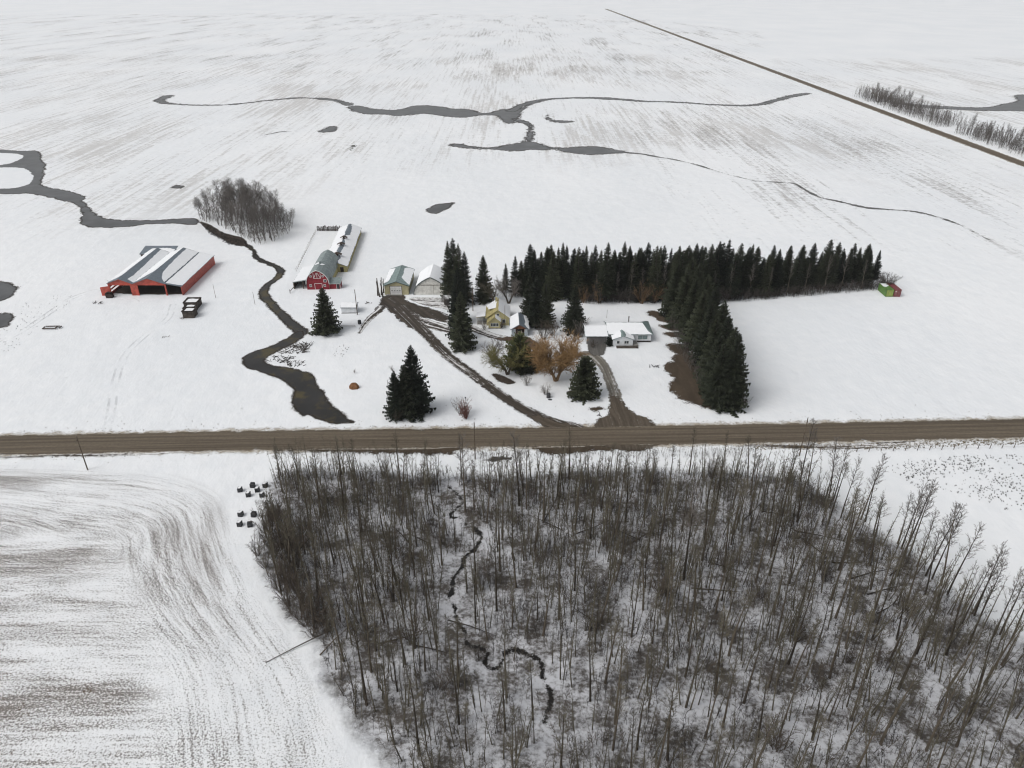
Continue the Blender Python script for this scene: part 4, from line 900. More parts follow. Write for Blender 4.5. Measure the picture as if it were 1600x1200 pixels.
def rot_dir(d, ang, az):
    d = d.normalized(); a = d.orthogonal().normalized(); b = d.cross(a)
    return (d*math.cos(ang)+(a*math.cos(az)+b*math.sin(az))*math.sin(ang)).normalized()
def aspen(seed, h=13.0, r0=.13, bark='aspen_bark', leaf='aspen_twig', lo=.42, bl=2.0, nb=24, tw=9, sub=3, up=.75, lean=.02, trad=.03, fork=False):
    r = random.Random(seed); tr = MB(); cr = MB()
    pts = []; x = y = 0.0; dx, dy = r.uniform(-1, 1)*lean, r.uniform(-1, 1)*lean; n = 8
    for i in range(n+1):
        pts.append((x, y, h*i/n-.15*(i == 0))); dx += r.uniform(-1, 1)*.012; dy += r.uniform(-1, 1)*.012; x += dx*h/n*2; y += dy*h/n*2
    tr.tube(pts, [max(.025, r0*(1-.85*i/n)) for i in range(n+1)], 5)
    def at(s):
        s = min(.999, s)*n; i = int(s); f = s-i; return Vector(pts[i]).lerp(Vector(pts[i+1]), f)
    for b in range(nb):
        s = lo+(1-lo)*((b+.5)/nb)**.85+r.uniform(-.02, .02)
        if b < 3: s = r.uniform(.15, lo)
        az = b*2.4+r.uniform(-.5, .5); q = (s-lo)/(1-lo)
        L = bl*r.uniform(.6, 1.2)*(1.0-.55*max(0, q))*(1 if b >= 3 else .5)
        d = Vector((math.cos(az), math.sin(az), up+.6*max(0, q)+r.uniform(-.15, .2))).normalized()
        p = at(s); m1 = p+d*L*.5; e = m1+(d+Vector((0, 0, .35))).normalized()*L*.6
        cr.tube([p, m1, e], [max(.022, r0*.30*(1.1-s)), .02+.015*(1-s), .012], 3, cap=False)
        for k in range(tw):
            u = .25+.75*k/max(1, tw-1); o = p.lerp(m1, u*2) if u < .5 else m1.lerp(e, (u-.5)*2)
            dd = rot_dir(d+Vector((0, 0, .3)), r.uniform(.35, .85), r.uniform(0, 2*PI)); l2 = L*r.uniform(.25, .5)*(1.2-.5*u)
            e2 = o+dd*l2; cr.twig(o, e2, trad*.8)
            for w3 in range(sub):
                o3 = o.lerp(e2, r.uniform(.25, .95)); cr.twig(o3, o3+rot_dir(dd, r.uniform(.3, .8), r.uniform(0, 2*PI))*l2*r.uniform(.35, .65), trad*.6)
    return proto_of(tr, cr, bark, leaf, 'aspen%d' % seed)
ASP = [aspen(400+i, 13+i % 3, .19+.02*(i % 3), lo=[.5, .6, .45, .66][i % 4], bl=[1.9, 1.5, 2.2][i % 3], nb=22+i % 5, tw=10, sub=4, trad=.022) for i in range(9)]
ASP_G = [aspen(450+i, 15, .17, leaf='grey_twig', bark='aspen_bark', lo=.4, bl=2.3, nb=26, tw=9, sub=3, up=.95) for i in range(5)]
POP = [aspen(470+i, 19, .15, bark='grey_twig', leaf='grey_twig', lo=.34, bl=5.2, nb=28, tw=12, sub=6, up=1.5, lean=.06, trad=.028) for i in range(5)]

def bush(seed, h=3.0, w_=2.0, stems=14, tw=10, sub=3, mat='brown_twig', rad=.04, trad=.03, spread=.9):
    r = random.Random(seed); m = MB(); tr = MB()
    for s in range(stems):
        az = r.uniform(0, 2*PI); sp = r.uniform(.1, 1)*spread; L = h*r.uniform(.6, 1.08)
        d = Vector((math.cos(az)*sp*w_/h, math.sin(az)*sp*w_/h, 1)).normalized(); p = Vector((math.cos(az)*.15*w_*r.random(), math.sin(az)*.15*w_*r.random(), -.1))
        q = p+d*L*.55; e = q+(d+Vector((r.uniform(-.3, .3), r.uniform(-.3, .3), .15))).normalized()*L*.5
        tr.tube([p, q, e], [rad, rad*.65, .012], 3, cap=False)
        for k in range(tw):
            u = .2+.8*k/(tw-1); o = p.lerp(q, u*2) if u < .5 else q.lerp(e, u*2-1)
            dd = rot_dir(d, r.uniform(.25, .8), r.uniform(0, 2*PI)); l2 = L*r.uniform(.18, .38); e2 = o+dd*l2; m.twig(o, e2, trad)
            for _ in range(sub):
                o3 = o.lerp(e2, r.uniform(.3, .95)); m.twig(o3, o3+rot_dir(dd, r.uniform(.3, .8), r.uniform(0, 2*PI))*l2*r.uniform(.4, .7), trad*.7)
    return proto_of(tr, m, mat, mat, 'bush%d' % seed, ('stems', 'twigs'))
BUSH_B = [bush(500+i, 3.4, 2.6, 16, 9, 3) for i in range(3)]
BUSH_G = [bush(520+i, 3.2, 2.4, 14, 9, 3, 'grey_twig', trad=.024) for i in range(3)]
BUSH_OR = bush(560, 3.4, 2.4, 16, 9, 3, 'tan_twig')
BUSH_R = [bush(540, 2.6, 1.8, 22, 9, 3, 'red_twig')]
def big_tree(seed, h, spread, limbs, mat_t, mat_c, trad, n2=7, n3=9, n4=4, fork=2, up=1.0):
    """broad deciduous tree: forked trunk, arching limbs, fine twigs to a round uneven crown"""
    r = random.Random(seed); tr = MB(); cr = MB()
    for f in range(fork):
        az = 2*PI*f/fork+r.uniform(-.4, .4); d0 = Vector((math.cos(az)*.35, math.sin(az)*.25, 1)).normalized()
        p = Vector((math.cos(az)*.12, 0, -.1)); q = p+d0*h*.25; tr.tube([p, p.lerp(q, .5), q], [h*.035, h*.028, h*.022], 7)
        for l in range(limbs):
            a2 = az+r.uniform(-1.5, 1.5); s = r.uniform(.45, 1); o = p.lerp(q, s)
            d = Vector((math.cos(a2)*spread, math.sin(a2)*spread, up*r.uniform(.6, 1.5))).normalized(); L = h*r.uniform(.35, .58)
            m1 = o+d*L*.5; e = m1+(d+Vector((0, 0, .35))).normalized()*L*.5
            tr.tube([o, m1, e], [h*.014, h*.009, h*.003], 5, cap=False)
            for k in range(n2):
                u = .25+.75*k/(n2-1); o2 = o.lerp(m1, u*2) if u < .5 else m1.lerp(e, u*2-1)
                d2 = rot_dir(d, r.uniform(.3, .95), r.uniform(0, 2*PI)); L2 = L*r.uniform(.3, .55); e2 = o2+d2*L2+Vector((0, 0, .1*L2))
                cr.tube([o2, o2.lerp(e2, .5)+Vector((0, 0, .04*L2)), e2], [h*.0045, h*.003, .012], 3, cap=False)
                for k3 in range(n3):
                    o3 = o2.lerp(e2, r.uniform(.2, 1)); d3 = rot_dir(d2, r.uniform(.3, .9), r.uniform(0, 2*PI)); L3 = L2*r.uniform(.3, .6); e3 = o3+d3*L3; cr.twig(o3, e3, trad)
                    for k4 in range(n4):
                        o4 = o3.lerp(e3, r.uniform(.3, 1)); cr.twig(o4, o4+rot_dir(d3, r.uniform(.3, .8), r.uniform(0, 2*PI))*L3*r.uniform(.4, .7), trad*.75)
    return proto_of(tr, cr, mat_t, mat_c, 'tree%d' % seed)

# ---- the windbreak of spruces behind the houses
def front_y(px): return float(np.interp(px, [780, 830, 930, 1050, 1110, 1200, 1280, 1395], [468, 469, 474, 474, 474, 467, 460, 451]))
tops = [(790,411),(805,398),(822,400),(835,388),(846,392),(855,384),(865,390),(873,385),(880,377),(886,382),(898,387),(905,385),(917,382),(925,392),(931,381.6),(940,389),(951,377.6),(961,388),(969,392),(977,376),(985,383),(993,393),(1000,385),(1007,390),(1014,377.6),(1022,388),(1028,381.6),(1033,384),(1039,382.4),(1050,386),(1057,392),(1063,382),(1072,389),(1081,388),(1090,379),(1103,384),(1114,379.6),(1120,386),(1126,376),(1132,378),(1141,371.7),(1152,393),(1160,379),(1169,392),(1178,380),(1194,400),(1203,396),(1211,381),(1220,388),(1236,383),(1246,398),(1254,388),(1263,400),(1272,394),(1286,391),(1296,385),(1308,395.5),(1320,386.6),(1332,388),(1346,385),(1355,396),(1362.6,388.7),(1376.5,389.6)]
nW = len(tops)
for k, (px, py) in enumerate(tops):
    Y = G(px, front_y(px))[1]+[6.5, 3.2, 9.5, 5.0, 11.5][k % 5]+R_.uniform(-1, 1)
    x, h = top_at(px, py, Y); pr = SP_N[(k*5+k//7) % 8]; s = h/18.2
    wd = s*R_.uniform(.85, 1.3)
    seg = 0 if px < 900 else 1 if px < 1045 else 2 if px < 1200 else 3
    lab = ['dark spruce at the left end of the windbreak, above the yellow house', 'tall dark spruce of the windbreak directly behind the bungalow', 'tall dark spruce in the middle of the windbreak where both rows meet', 'dark spruce in the right arm of the windbreak, towards the containers'][seg]
    if k == 0: lab = 'slim leftmost spruce of the windbreak, set apart beside a bare tree'
    elif k == nW-1: lab = 'rightmost spruce of the windbreak, nearest the shipping containers'
    elif px == 1141: lab = 'tallest spruce of the windbreak, standing above its neighbours'
    copy_tree(pr, lab, 'spruce', 'windbreak spruces', (x, Y), R_.uniform(0, 6.28), (wd, wd, s), 'spruce_tree')
for k in range(48):     # shorter spruces filling the row
    px = 815+k*11.8+R_.uniform(-6, 6); Y = G(px, front_y(px))[1]+R_.uniform(4, 12); x = G(px, front_y(px))[0]; s = R_.uniform(.6, .93)
    copy_tree(SP_N[(k*3+1) % 8], 'shorter spruce filling in between the tall windbreak spruces', 'spruce', 'filler windbreak spruces', (x, Y), R_.uniform(0, 6.28), (s*1.45, s*1.45, s), 'spruce_tree')
# ---- the row coming forward on the right of the bungalow
row = [(1058,483,20.0),(1066,478,20.5),(1052,496,19.0),(1072,498,20.5),(1066,512,19.5),(1082,512,21),(1078,528,19.5),(1094,530,20.5),(1090,548,19),(1106,552,20.5),(1100,570,19.5),(1118,574,20),(1108,592,18.5),(1124,598,19.5),(1114,616,17.5),(1134,620,19.8),(1118,635,18),(1138,637,20.5)]
for k, (px, py, h) in enumerate(row):
    x, y = G(px, py-3); s = h/16.3
    lab = 'big dark spruce in the left-hand file of the row beside the bungalow' if k % 2 == 0 else 'big dark spruce in the right-hand file of the row, facing the open snow'
    if k == len(row)-1: lab = 'nearest right-hand spruce at the front end of the row by the bungalow'
    if k == len(row)-2: lab = 'nearest left-hand spruce at the front end of the row, above brown grass'
    copy_tree(SP_B[k % 4], lab, 'spruce', 'spruces beside the bungalow', (x, y), R_.uniform(0, 6.28), (s*.9, s*.9, s), 'spruce_tree')
# ---- single spruces about the yard: base pixel, top pixel row, radius factor
for px, py, tp, kind, wf, lab in [
    (512, 517, 447, SP_B[0], 1.2, 'lone broad spruce in front of the red barn'),
    (505, 521, 490, SP_B[1], 1.35, 'low olive spruce skirt at the left foot of the lone barn spruce'),
    (649, 645, 537, SP_B[1], .92, 'tall spruce of the dark clump beside the gravel road'),
    (637, 648, 567, SP_B[2], 1.05, 'middle spruce of the dark clump beside the gravel road'),
    (621, 652, 577, SP_B[3], .85, 'left shorter spruce of the dark clump beside the gravel road'),
    (722, 546, 452, SP_B[2], .78, 'tall spruce between the driveway and the yellow house'),
    (716, 528, 440, SP_B[3], .72, 'spruce just behind the tall driveway spruce'),
    (717, 505, 414, SP_B[0], .66, 'slim spruce in the driveway line in front of the grey tool shed'),
    (711, 470, 371, SP_N[0], 1.05, 'tallest spruce beside the arched shed'),
    (703, 468, 375, SP_N[1], .9, 'leftmost tall spruce beside the arched shed'),
    (719, 473, 379, SP_N[2], 1.0, 'right tall spruce of the group beside the arched shed'),
    (728, 476, 392, SP_N[3], 1.0, 'shortest spruce of the group beside the arched shed'),
    (756, 471, 397, SP_B[1], .78, 'single spruce standing alone behind the yellow house'),
    (838, 508, 428, SP_B[0], .82, 'dark spruce directly behind the pale blue garage'),
    (852, 510, 436, SP_B[2], .80, 'dark spruce between the garage and the bungalow spruce'),
    (827, 497, 425, SP_B[3], .7, 'spruce behind the yellow house near the windbreak'),
    (897, 517, 443, SP_B[1], .92, 'broad spruce beside the bungalow garage')]:
    x, y = G(px, py); h = top_at(px, tp, y)[1]; nom = 16.3 if kind in SP_B else 18.2; s = h/nom
    copy_tree(kind, lab, 'spruce', None, (x, y), R_.uniform(0, 6.28), (s*wf, s*wf, s), 'spruce_tree')
for px, py, tp, kind, wf, lab in [
    (912, 618, 556, SP_R[0], .92, 'rounded dark fir beside the bungalow driveway'),
    (824, 580, 541, SP_R[1], 1.0, 'squat dark fir behind the orange willow'),
    (836, 578, 545, SP_R[0], .8, 'small dark fir tucked left of the orange willow crown')]:
    x, y = G(px, py); h = top_at(px, tp, y)[1]; s = h/12.2
    copy_tree(kind, lab, 'fir', None, (x, y), R_.uniform(0, 6.28), (s*wf, s*wf, s), 'fir_tree')
x, y = G(812, 578); copy_tree(SP_O[0], 'open olive-green pine over the brown garden bed', 'pine', None, (x, y), 1.0, (1.2, 1.2, 1.1), 'pine_tree')
# ---- deciduous trees in the yard
wil = big_tree(601, 11.5, .74, 17, 'willow_bark', 'orange_twig', .036, 9, 12, 5, 2, 1.15)
x, y = G(868.6, 595); copy_tree(wil, 'orange-twigged bare willow with forked trunk in front of the bungalow drive', 'willow', None, (x, y), .3, (1.22, 1.22, 1.18), 'willow_tree')
ol = big_tree(604, 9.5, .85, 8, 'aspen_bark', 'olive_twig', .036, 8, 10, 5, 2)
bare = big_tree(602, 9.0, .8, 6, 'aspen_bark', 'grey_twig', .035, 6, 8, 4)
gb = big_tree(603, 9.0, .6, 5, 'aspen_bark', 'aspen_twig', .032, 6, 7, 4, 1)
for px, py, pr, s, lab in [(769, 564, bare, .85, 'pale bare tree left of the olive pine'), (793, 585, ol, 1.1, 'olive-yellow twigged bare tree left of the orange willow'), (772, 474, gb, 1.25, 'bare tree right of the single spruce behind the yellow house'),
                           (795, 474, bare, 1.1, 'bare leaning tree at the left end of the windbreak'), (742, 476, gb, .8, 'pale yellowish bare tree behind the utility pole'), (703, 486, bare, .7, 'grey bare tree between the arched shed and the tall spruces'),
                           (1386, 452, bare, .8, 'pale bare tree at the right end of the windbreak beside the containers')]:
    x, y = G(px, py); copy_tree(pr, lab, 'tree', None, (x, y), px*1.3, s, 'bare_tree')
for px, py, pr, s, lab in [(822.5, 602, BUSH_G[0], .9, 'small bare shrub on the lawn left of the willow'), (852, 616, BUSH_B[1], .8, 'bare shrub beside the dark garden stone'), (1156, 638, BUSH_G[1], 1.15, 'grey bare bush at the foot of the front spruce'),
                           (849, 530, BUSH_B[2], 1.5, 'dense brown bush right of the pale blue garage'), (862, 524, BUSH_B[0], 1.3, 'brown bush under the spruces right of the garage'), (907, 527, BUSH_G[2], 1.6, 'grey-brown bush left of the bungalow garage'), (896, 534, BUSH_B[0], 1.3, 'dark bush between the willow and the bungalow garage'),
                           (728, 654, BUSH_R[0], 1.5, 'reddish brown bush beside the gravel road around the garden ornament'), (720, 648, BUSH_G[0], 1.2, 'thin grey bush beside the reddish brown bush'), (926, 543, BUSH_B[2], .6, 'small bush at the left of the parking pad'),
                           (614, 580, BUSH_G[1], .5, 'tiny bare sapling on the snow above the brown boulder'), (740, 471, BUSH_G[2], .9, 'pale bush behind the utility pole near the yellow house'), (782, 513, BUSH_B[1], .7, 'dark bush at the front right corner of the yellow house'),
                           (757, 515, BUSH_B[0], .6, 'dark bush in front of the yellow house porch'), (620, 657, BUSH_B[1], .85, 'brown grassy bush at the foot of the roadside spruce clump'), (554+0, 583, BUSH_G[2], .35, 'tiny twiggy plant above the brown boulder')]:
    x, y = G(px, py); copy_tree(pr, lab, 'bush', None, (x, y), px*.7, s, 'bare_bush')
ev = spruce(390, 2.2, 1.6, .1, .4, 1.2, step=.2)
x, y = G(953, 539); copy_tree(ev, 'dark evergreen shrub with a snow cap at the bungalow corner', 'shrub', None, (x, y), 0, 1.1, 'evergreen_shrub')

# ---- bare clump by the creek
clump = np.array([G(*p) for p in [(310,344),(345,354),(378,374),(402,384),(428,378),(452,366),(460,352),(440,338),(380,328),(325,330)]])
def inside_pts(poly, n, mind, seed, tries=40000):
    r = random.Random(seed); lo, hi = poly.min(0), poly.max(0); out = []
    cell = {}
    for _ in range(tries):
        p = (r.uniform(lo[0], hi[0]), r.uniform(lo[1], hi[1])); c = (int(p[0]//mind), int(p[1]//mind))
        if any((p[0]-q[0])**2+(p[1]-q[1])**2 < mind*mind for i in (-1, 0, 1) for j in (-1, 0, 1) for q in cell.get((c[0]+i, c[1]+j), ())): continue
        if poly_sd(np.array([p]), poly)[0] > 0: continue
        cell.setdefault(c, []).append(p); out.append(p)
        if len(out) >= n: break
    return out
for k, p in enumerate(inside_pts(clump, 84, 1.9, 5)):
    q = proj(*p); edge = abs(q[0]-385)/70; s = R_.uniform(.82, 1.05)*(1.0-.42*max(0, edge)**1.5)
    lab = 'slender bare poplar in the round grey clump by the creek'
    copy_tree(POP[k % 5], lab, 'poplar', 'poplars in the creek clump', p, R_.uniform(0, 6.28), (s*1.25, s*1.25, s*.80), 'poplar_tree')
# ---- tree belts beyond the far side road
for (ya, yb, n, lab, g) in ((545, 700, 28, 'small bare aspen in the farther belt beyond the side road', 'farther aspen belt'), (405, 528, 26, 'small bare aspen in the nearer belt beyond the side road', 'nearer aspen belt')):
    poly = np.array([(303, ya), (322, ya), (324, yb), (304, yb)], float)
    for k, p in enumerate(inside_pts(poly, n, 3.4, int(ya))):
        s = R_.uniform(.68, .98); copy_tree(POP[(k*3) % 5] if k % 2 else ASP_G[k % 5], lab, 'aspen', g, p, R_.uniform(0, 6.28), (s*.9, s*.9, s*(.72 if k % 2 else .9)), 'aspen_tree')
for px, py, s, lab in ((1372, 160, 2.6, 'dark round willow bush beyond the top of the side road'), (1384, 159, 2.4, 'second dark willow bush near the top of the side road'), (1398, 167, 2.8, 'dark willow bush at the head of the farther aspen belt')):
    x, y = G(px, py); copy_tree(BUSH_B[px % 3], lab, 'bush', None, (x, y), px, (s*1.3, s*1.3, s), 'bare_bush')

# ------------------------------------------------------------------ the wood in the foreground
wood = np.array([G(*p) for p in WOOD])
wc_ = smooth_open([G(*p) for p in WCREEK], 3)
def creek_gap(q, d0=.8, d1=2.8):
    q = np.atleast_2d(np.asarray(q, float)); d = np.full(len(q), 1e9)
    for A, B in zip(wc_[:-1], wc_[1:]): d = np.minimum(d, seg_dist(q, A, B)[0])
    return np.clip((d-d0)/(d1-d0), 0, 1)
def near_side(q): # whatever stands just in front of the creek would hide it
    q = np.atleast_2d(np.asarray(q, float)); return np.minimum(creek_gap(q), np.minimum(creek_gap(q+np.array([0, 3.0])), creek_gap(q+np.array([0, 4.5]))*.6+.4))
pts = [p for p in inside_pts(wood, 285, 3.3, 11) if near_side(p)[0] > .3]
extra_edge = [(1250,752,1.0),(1262,758,.95),(1295,778,1.0),(1302,782,.9),(1345,812,1.05),(1352,815,.9),(1408,858,1.0),(1414,862,1.1),(1420,868,1.05),(1402,850,.8),(1432,886,.9),(1446,900,1.1),(1456,905,1.0),(1470,915,1.15),(1480,930,1.05),(1522,962,1.05),(1530,968,.9),(1562,992,1.0),(1580,1000,1.0),(1600,1015,1.05),(1615,1030,1.0)]
def zone(p):
    q = proj(*p)
    if q[1] < 775: return 'top'
    if q[0] > 1230+(q[1]-745)*1.15: return 'right'
    if q[0] < 520+(max(0, q[1]-850))*.4: return 'left'
    if q[1] > 985: return 'front'+('_left' if q[0] < 760 else '_mid' if q[0] < 1150 else '_right')
    return 'in'+('_left' if q[0] < 715 else '_mid' if q[0] < 1020 else '_right')
LAB = {'top': 'slim bare aspen on the wood edge along the gravel road', 'right': 'tall bare aspen on the open right edge of the wood', 'left': 'bare aspen on the left edge of the wood by the stubble field',
       'front_left': 'bare aspen at the near side of the wood, left of the black creek', 'front_mid': 'bare aspen at the near side of the wood, right of the black creek', 'front_right': 'bare aspen in the near right-hand part of the wood', 'in_left': 'thin dark bare aspen inside the wood, left of its winding creek', 'in_mid': 'thin dark bare aspen inside the wood, just right of its creek', 'in_right': 'thin bare aspen inside the right half of the wood, among fallen trunks'}
nA = 0
for k, p in enumerate(pts):
    z_ = zone(p); s = R_.uniform(.72, 1.12)*(.78 if z_ == 'top' else 1); wd = s*R_.uniform(.85, 1.1)
    pr = ASP_G[k % 5] if z_ == 'right' else ASP[k % 9]
    o = copy_tree(pr, LAB[z_], 'aspen', 'wood aspens, '+z_, p, R_.uniform(0, 6.28), (wd, wd, s), 'aspen_tree')
    o.rotation_euler = (R_.gauss(0, .035), R_.gauss(0, .035), R_.uniform(0, 6.28))
for px, py, s in extra_edge:
    o = copy_tree(ASP_G[int(px) % 5], LAB['right'], 'aspen', 'wood aspens, right', G(px, py), R_.uniform(0, 6.28), (s, s, s*.98), 'aspen_tree'); o.rotation_euler = (R_.gauss(0, .03), .03+R_.gauss(0, .03), R_.uniform(0, 6.28))
for px, py, s, lab in ((727, 800, 1.12, 'tall dark poplar rising over the gravel road left of the pole'), (811, 790, 1.1, 'tall dark poplar rising over the road right of the roadside pole'), (1068, 905, 1.2, 'stout poplar in the middle of the wood with a pale trunk')):
    x, y = G(px, py); copy_tree(ASP_G[px % 5], lab, 'poplar', None, (x, y), 0, (s*1.25, s*1.25, s*1.05), 'poplar_tree')

# undergrowth: thousands of whips and saplings nobody could count
def scatter(name, protos, P, H, mat, label, cat, seed=0, tilt=.12):
    r = np.random.default_rng(seed); Vs, Ts, off = [], [], 0
    n = len(P); idx = r.integers(0, len(protos), n); az = r.uniform(0, 2*np.pi, n); tx = r.normal(0, tilt, n); ty = r.normal(0, tilt, n)
    for i, (pv, pt) in enumerate(protos):
        sel = np.nonzero(idx == i)[0]
        if len(sel) == 0: continue
        ca, sa = np.cos(az[sel])[:, None], np.sin(az[sel])[:, None]; hh = H[sel][:, None]
        X = (pv[:, 0]*ca-pv[:, 1]*sa)*hh; Y = (pv[:, 0]*sa+pv[:, 1]*ca)*hh; Z = pv[:, 2][None]*hh
        X = X+Z*tx[sel][:, None]+P[sel, 0][:, None]; Y = Y+Z*ty[sel][:, None]+P[sel, 1][:, None]
        Vs.append(np.stack([X, Y, Z], 2).reshape(-1, 3)); k = len(pv)
        Ts.append((pt[None]+(np.arange(len(sel))*k)[:, None, None]+off).reshape(-1, 3)); off += k*len(sel)
    return stuff(link(name, mesh_np(name, np.concatenate(Vs), np.concatenate(Ts)), mat), label, cat)
def whip(seed, tw=10, sub=2, r0=.014, tr=.009, spread=.55):
    r = random.Random(seed); m = MB(); lean = Vector((r.uniform(-.12, .12), r.uniform(-.12, .12), 1)); m.twig((0, 0, -.03), tuple(lean), r0)
    for k in range(tw):
        u = r.uniform(.2, .92); o = lean*u; d = rot_dir(lean, r.uniform(.35, .9), r.uniform(0, 6.28)); L = spread*r.uniform(.25, .6)*(1.1-u*.6); e = o+d*L; m.twig(o, e, tr)
        for _ in range(sub): o3 = o.lerp(e, r.uniform(.3, .9)); m.twig(o3, o3+rot_dir(d, .6, r.uniform(0, 6.28))*L*.5, tr*.75)
    return m.arrays()
WH = [whip(700+i) for i in range(14)]
WHF = [whip(740+i, 14, 3, .012, .0085, .6) for i in range(8)]
def rand_in(poly, n, seed, inner=0.0, dens=None):
    r = np.random.default_rng(seed); lo, hi = poly.min(0), poly.max(0); out = np.zeros((0, 2))
    while len(out) < n:
        q = r.uniform(lo, hi, (n*2, 2)); q = q[poly_sd(q, poly) < -inner]
        if dens is not None: q = q[r.uniform(0, 1, len(q)) < dens(q)]
        out = np.concatenate([out, q])
    return out[:n]
rg = np.random.default_rng(3)
def clumpy(q): return np.clip(.55+.5*np.sin(q[:, 0]*.31+1.3*np.sin(q[:, 1]*.22))*np.sin(q[:, 1]*.37+q[:, 0]*.11), .12, 1)
def wood_dens(q): return near_side(q)*clumpy(q)*np.clip(.55+.35*(q[:, 1]-70)/50-.25*q[:, 0]/80, .4, 1)
P = rand_in(wood, 1700, 41, dens=lambda q: near_side(q)*np.clip(.6+.4*(q[:, 1]-70)/55, .45, 1)); scatter('young_aspens', [whip(760+i, 22, 3, .0125, .0028, .22) for i in range(8)], P, rg.uniform(5.5, 12.5, 1700), MAT['aspen_twig'], 'crowd of thin young aspens among the larger trunks of the wood', 'saplings', 14, .05)
P = rand_in(wood, 5600, 1, dens=wood_dens); scatter('undergrowth', WH, P, rg.uniform(1.2, 4.2, len(P)), MAT['brush'], 'dense tangle of dark bare saplings on the floor of the wood', 'undergrowth', 1)
P = rand_in(wood, 2000, 2, dens=wood_dens); scatter('undergrowth', WHF, P, rg.uniform(1.2, 4.5, len(P)), MAT['brown_twig'], 'brown twiggy brush between the trunks of the wood', 'undergrowth', 2, .2)
# denser brown willow edge on the left of the wood
edge = np.array([G(*p) for p in [(408,838),(430,800),(455,860),(480,920),(520,985),(505,1015),(462,960),(425,915),(402,870)]])
for k, p in enumerate(inside_pts(edge, 26, 2.0, 21)):
    s = R_.uniform(.9, 1.5); copy_tree(BUSH_B[k % 3], 'dense brown willow bush on the left fringe of the wood', 'bush', 'willow bushes on the wood fringe', p, R_.uniform(0, 6.28), (s*.95, s*.95, s*1.1), 'willow_bush')
for k, p in enumerate(inside_pts(wood, 46, 6.5, 23)):
    s = R_.uniform(.7, 1.5); copy_tree([BUSH_B, BUSH_G][k % 2][k % 3], 'twiggy bare bush growing among the trunks of the wood', 'bush', 'bushes inside the wood', p, R_.uniform(0, 6.28), (s, s, s), 'bare_bush')
# brush under the windbreak, the forward row, clump and belts
hed = []
for px in np.linspace(905, 1040, 60): hed.append(G(px+R_.uniform(-3, 3), front_y(px)-R_.uniform(0, 5)))
for px in np.linspace(1110, 1385, 150): hed.append(G(px+R_.uniform(-2, 2), front_y(px)-R_.uniform(0, 4)))
hed = np.array([h for h in hed for _ in range(7)])+rg.uniform(-1.2, 1.2, (len(hed)*7, 2))
scatter('hedge_brush', WHF, hed, rg.uniform(.8, 3.8, len(hed))*np.where(np.arange(len(hed)) < 540, 1.4, 1.0), MAT['brush_grey'], 'grey bare brush along the foot of the spruce windbreak', 'brush', 4, .15)
hed2 = np.array([G(px, py) for px, py in zip(np.interp(np.linspace(0, 1, 300), [0, .35, 1], [1044, 1062, 1112]), np.linspace(490, 622, 300))])+rg.uniform(-1.8, 1.8, (300, 2))
scatter('hedge_brush', WHF, hed2, rg.uniform(1.0, 3.8, 300), MAT['grey_twig'], 'grey bare brush along the left side of the spruce row by the bungalow', 'brush', 5, .2)
P = rand_in(clump, 700, 7); scatter('clump_brush', WHF, P, rg.uniform(1.0, 5.5, 700), MAT['grey_twig'], 'thin grey brush under the creek clump', 'brush', 6)
P = np.concatenate([rand_in(np.array([(302, 545), (322, 545), (324, 700), (303, 700)], float), 900, 8), rand_in(np.array([(302, 405), (322, 405), (322, 528), (303, 528)], float), 800, 9)])
scatter('belt_brush', [whip(780+i, 24, 4, .009, .0045, .28) for i in range(8)], P, rg.uniform(3.0, 11.0, len(P)), MAT['brush_grey'], 'grey brush filling the aspen belts beyond the side road', 'brush', 7)
for k in range(16):     # bare aspens in front of the windbreak
    px = [930, 948, 965, 985, 1003, 1020, 1035][k] if k < 7 else 1112+(k-7)*29
    px += R_.uniform(-3, 3); x, y = G(px, front_y(px)-2.5); s = R_.uniform(.6, .85)
    copy_tree(ASP_G[k % 5], 'bare grey aspen in front of the dark windbreak spruces', 'aspen', 'aspens along the windbreak', (x, y), px, (s*.85, s*.85, s), 'aspen_tree')
for px, py, s, lab in ((912, 474, 1.2, 'leftmost orange-brown bush at the foot of the windbreak'), (936, 474, 1.3, 'orange-brown bush under the windbreak left of the bungalow chimney'), (1002, 475, 1.5, 'largest orange-brown bush under the windbreak behind the bungalow'), (1022, 474, 1.2, 'rightmost orange-brown bush under the windbreak')):
    x, y = G(px, py-1); copy_tree(BUSH_OR, lab, 'bush', None, (x, y), px, s*1.3, 'bare_bush')
# fallen trunks
for k in range(28):
    px, py = [(1160,815),(1190,800),(1240,830),(1290,870),(1330,905),(1355,930),(1300,880),(1390,900),(1370,960),(1250,890),(880,830),(900,835),(985,850),(1000,845),(850,815),(1090,760),(1170,775),(940,980),(1080,920),(1110,880),(640,850),(670,850),(460,870),(560,975),(600,1005),(650,1010),(700,970),(500,1025),(1320,1000),(1280,1030),(1400,1010),(1180,905),(1220,800),(780,880)][k]
    x, y = G(px, py); a = R_.choice([R_.uniform(-.6, .6), R_.uniform(.5, 1.2), R_.uniform(2, 2.7)]); L = R_.uniform(5, 10)
    m = MB().tube([(0, 0, .2), (L*.5, 0, .45+R_.uniform(0, .3)), (L, R_.uniform(-.4, .4), R_.uniform(.3, 1.6))], [.12, .09, .03], 6)
    for _ in range(10): u = R_.uniform(.4, 1); m.twig((L*u, 0, .4), (L*u+R_.uniform(.2, 1), R_.uniform(-1.2, 1.2), R_.uniform(.5, 1.6)), .035)
    solo(link('fallen_trunk', m.mesh('fallen_trunk'), MAT['brush' if k % 3 else 'aspen_bark'], loc=(x, y, 0), rz=a), 'dark fallen trunk lying on the snowy floor of the wood', 'log', 'fallen trunks in the wood')
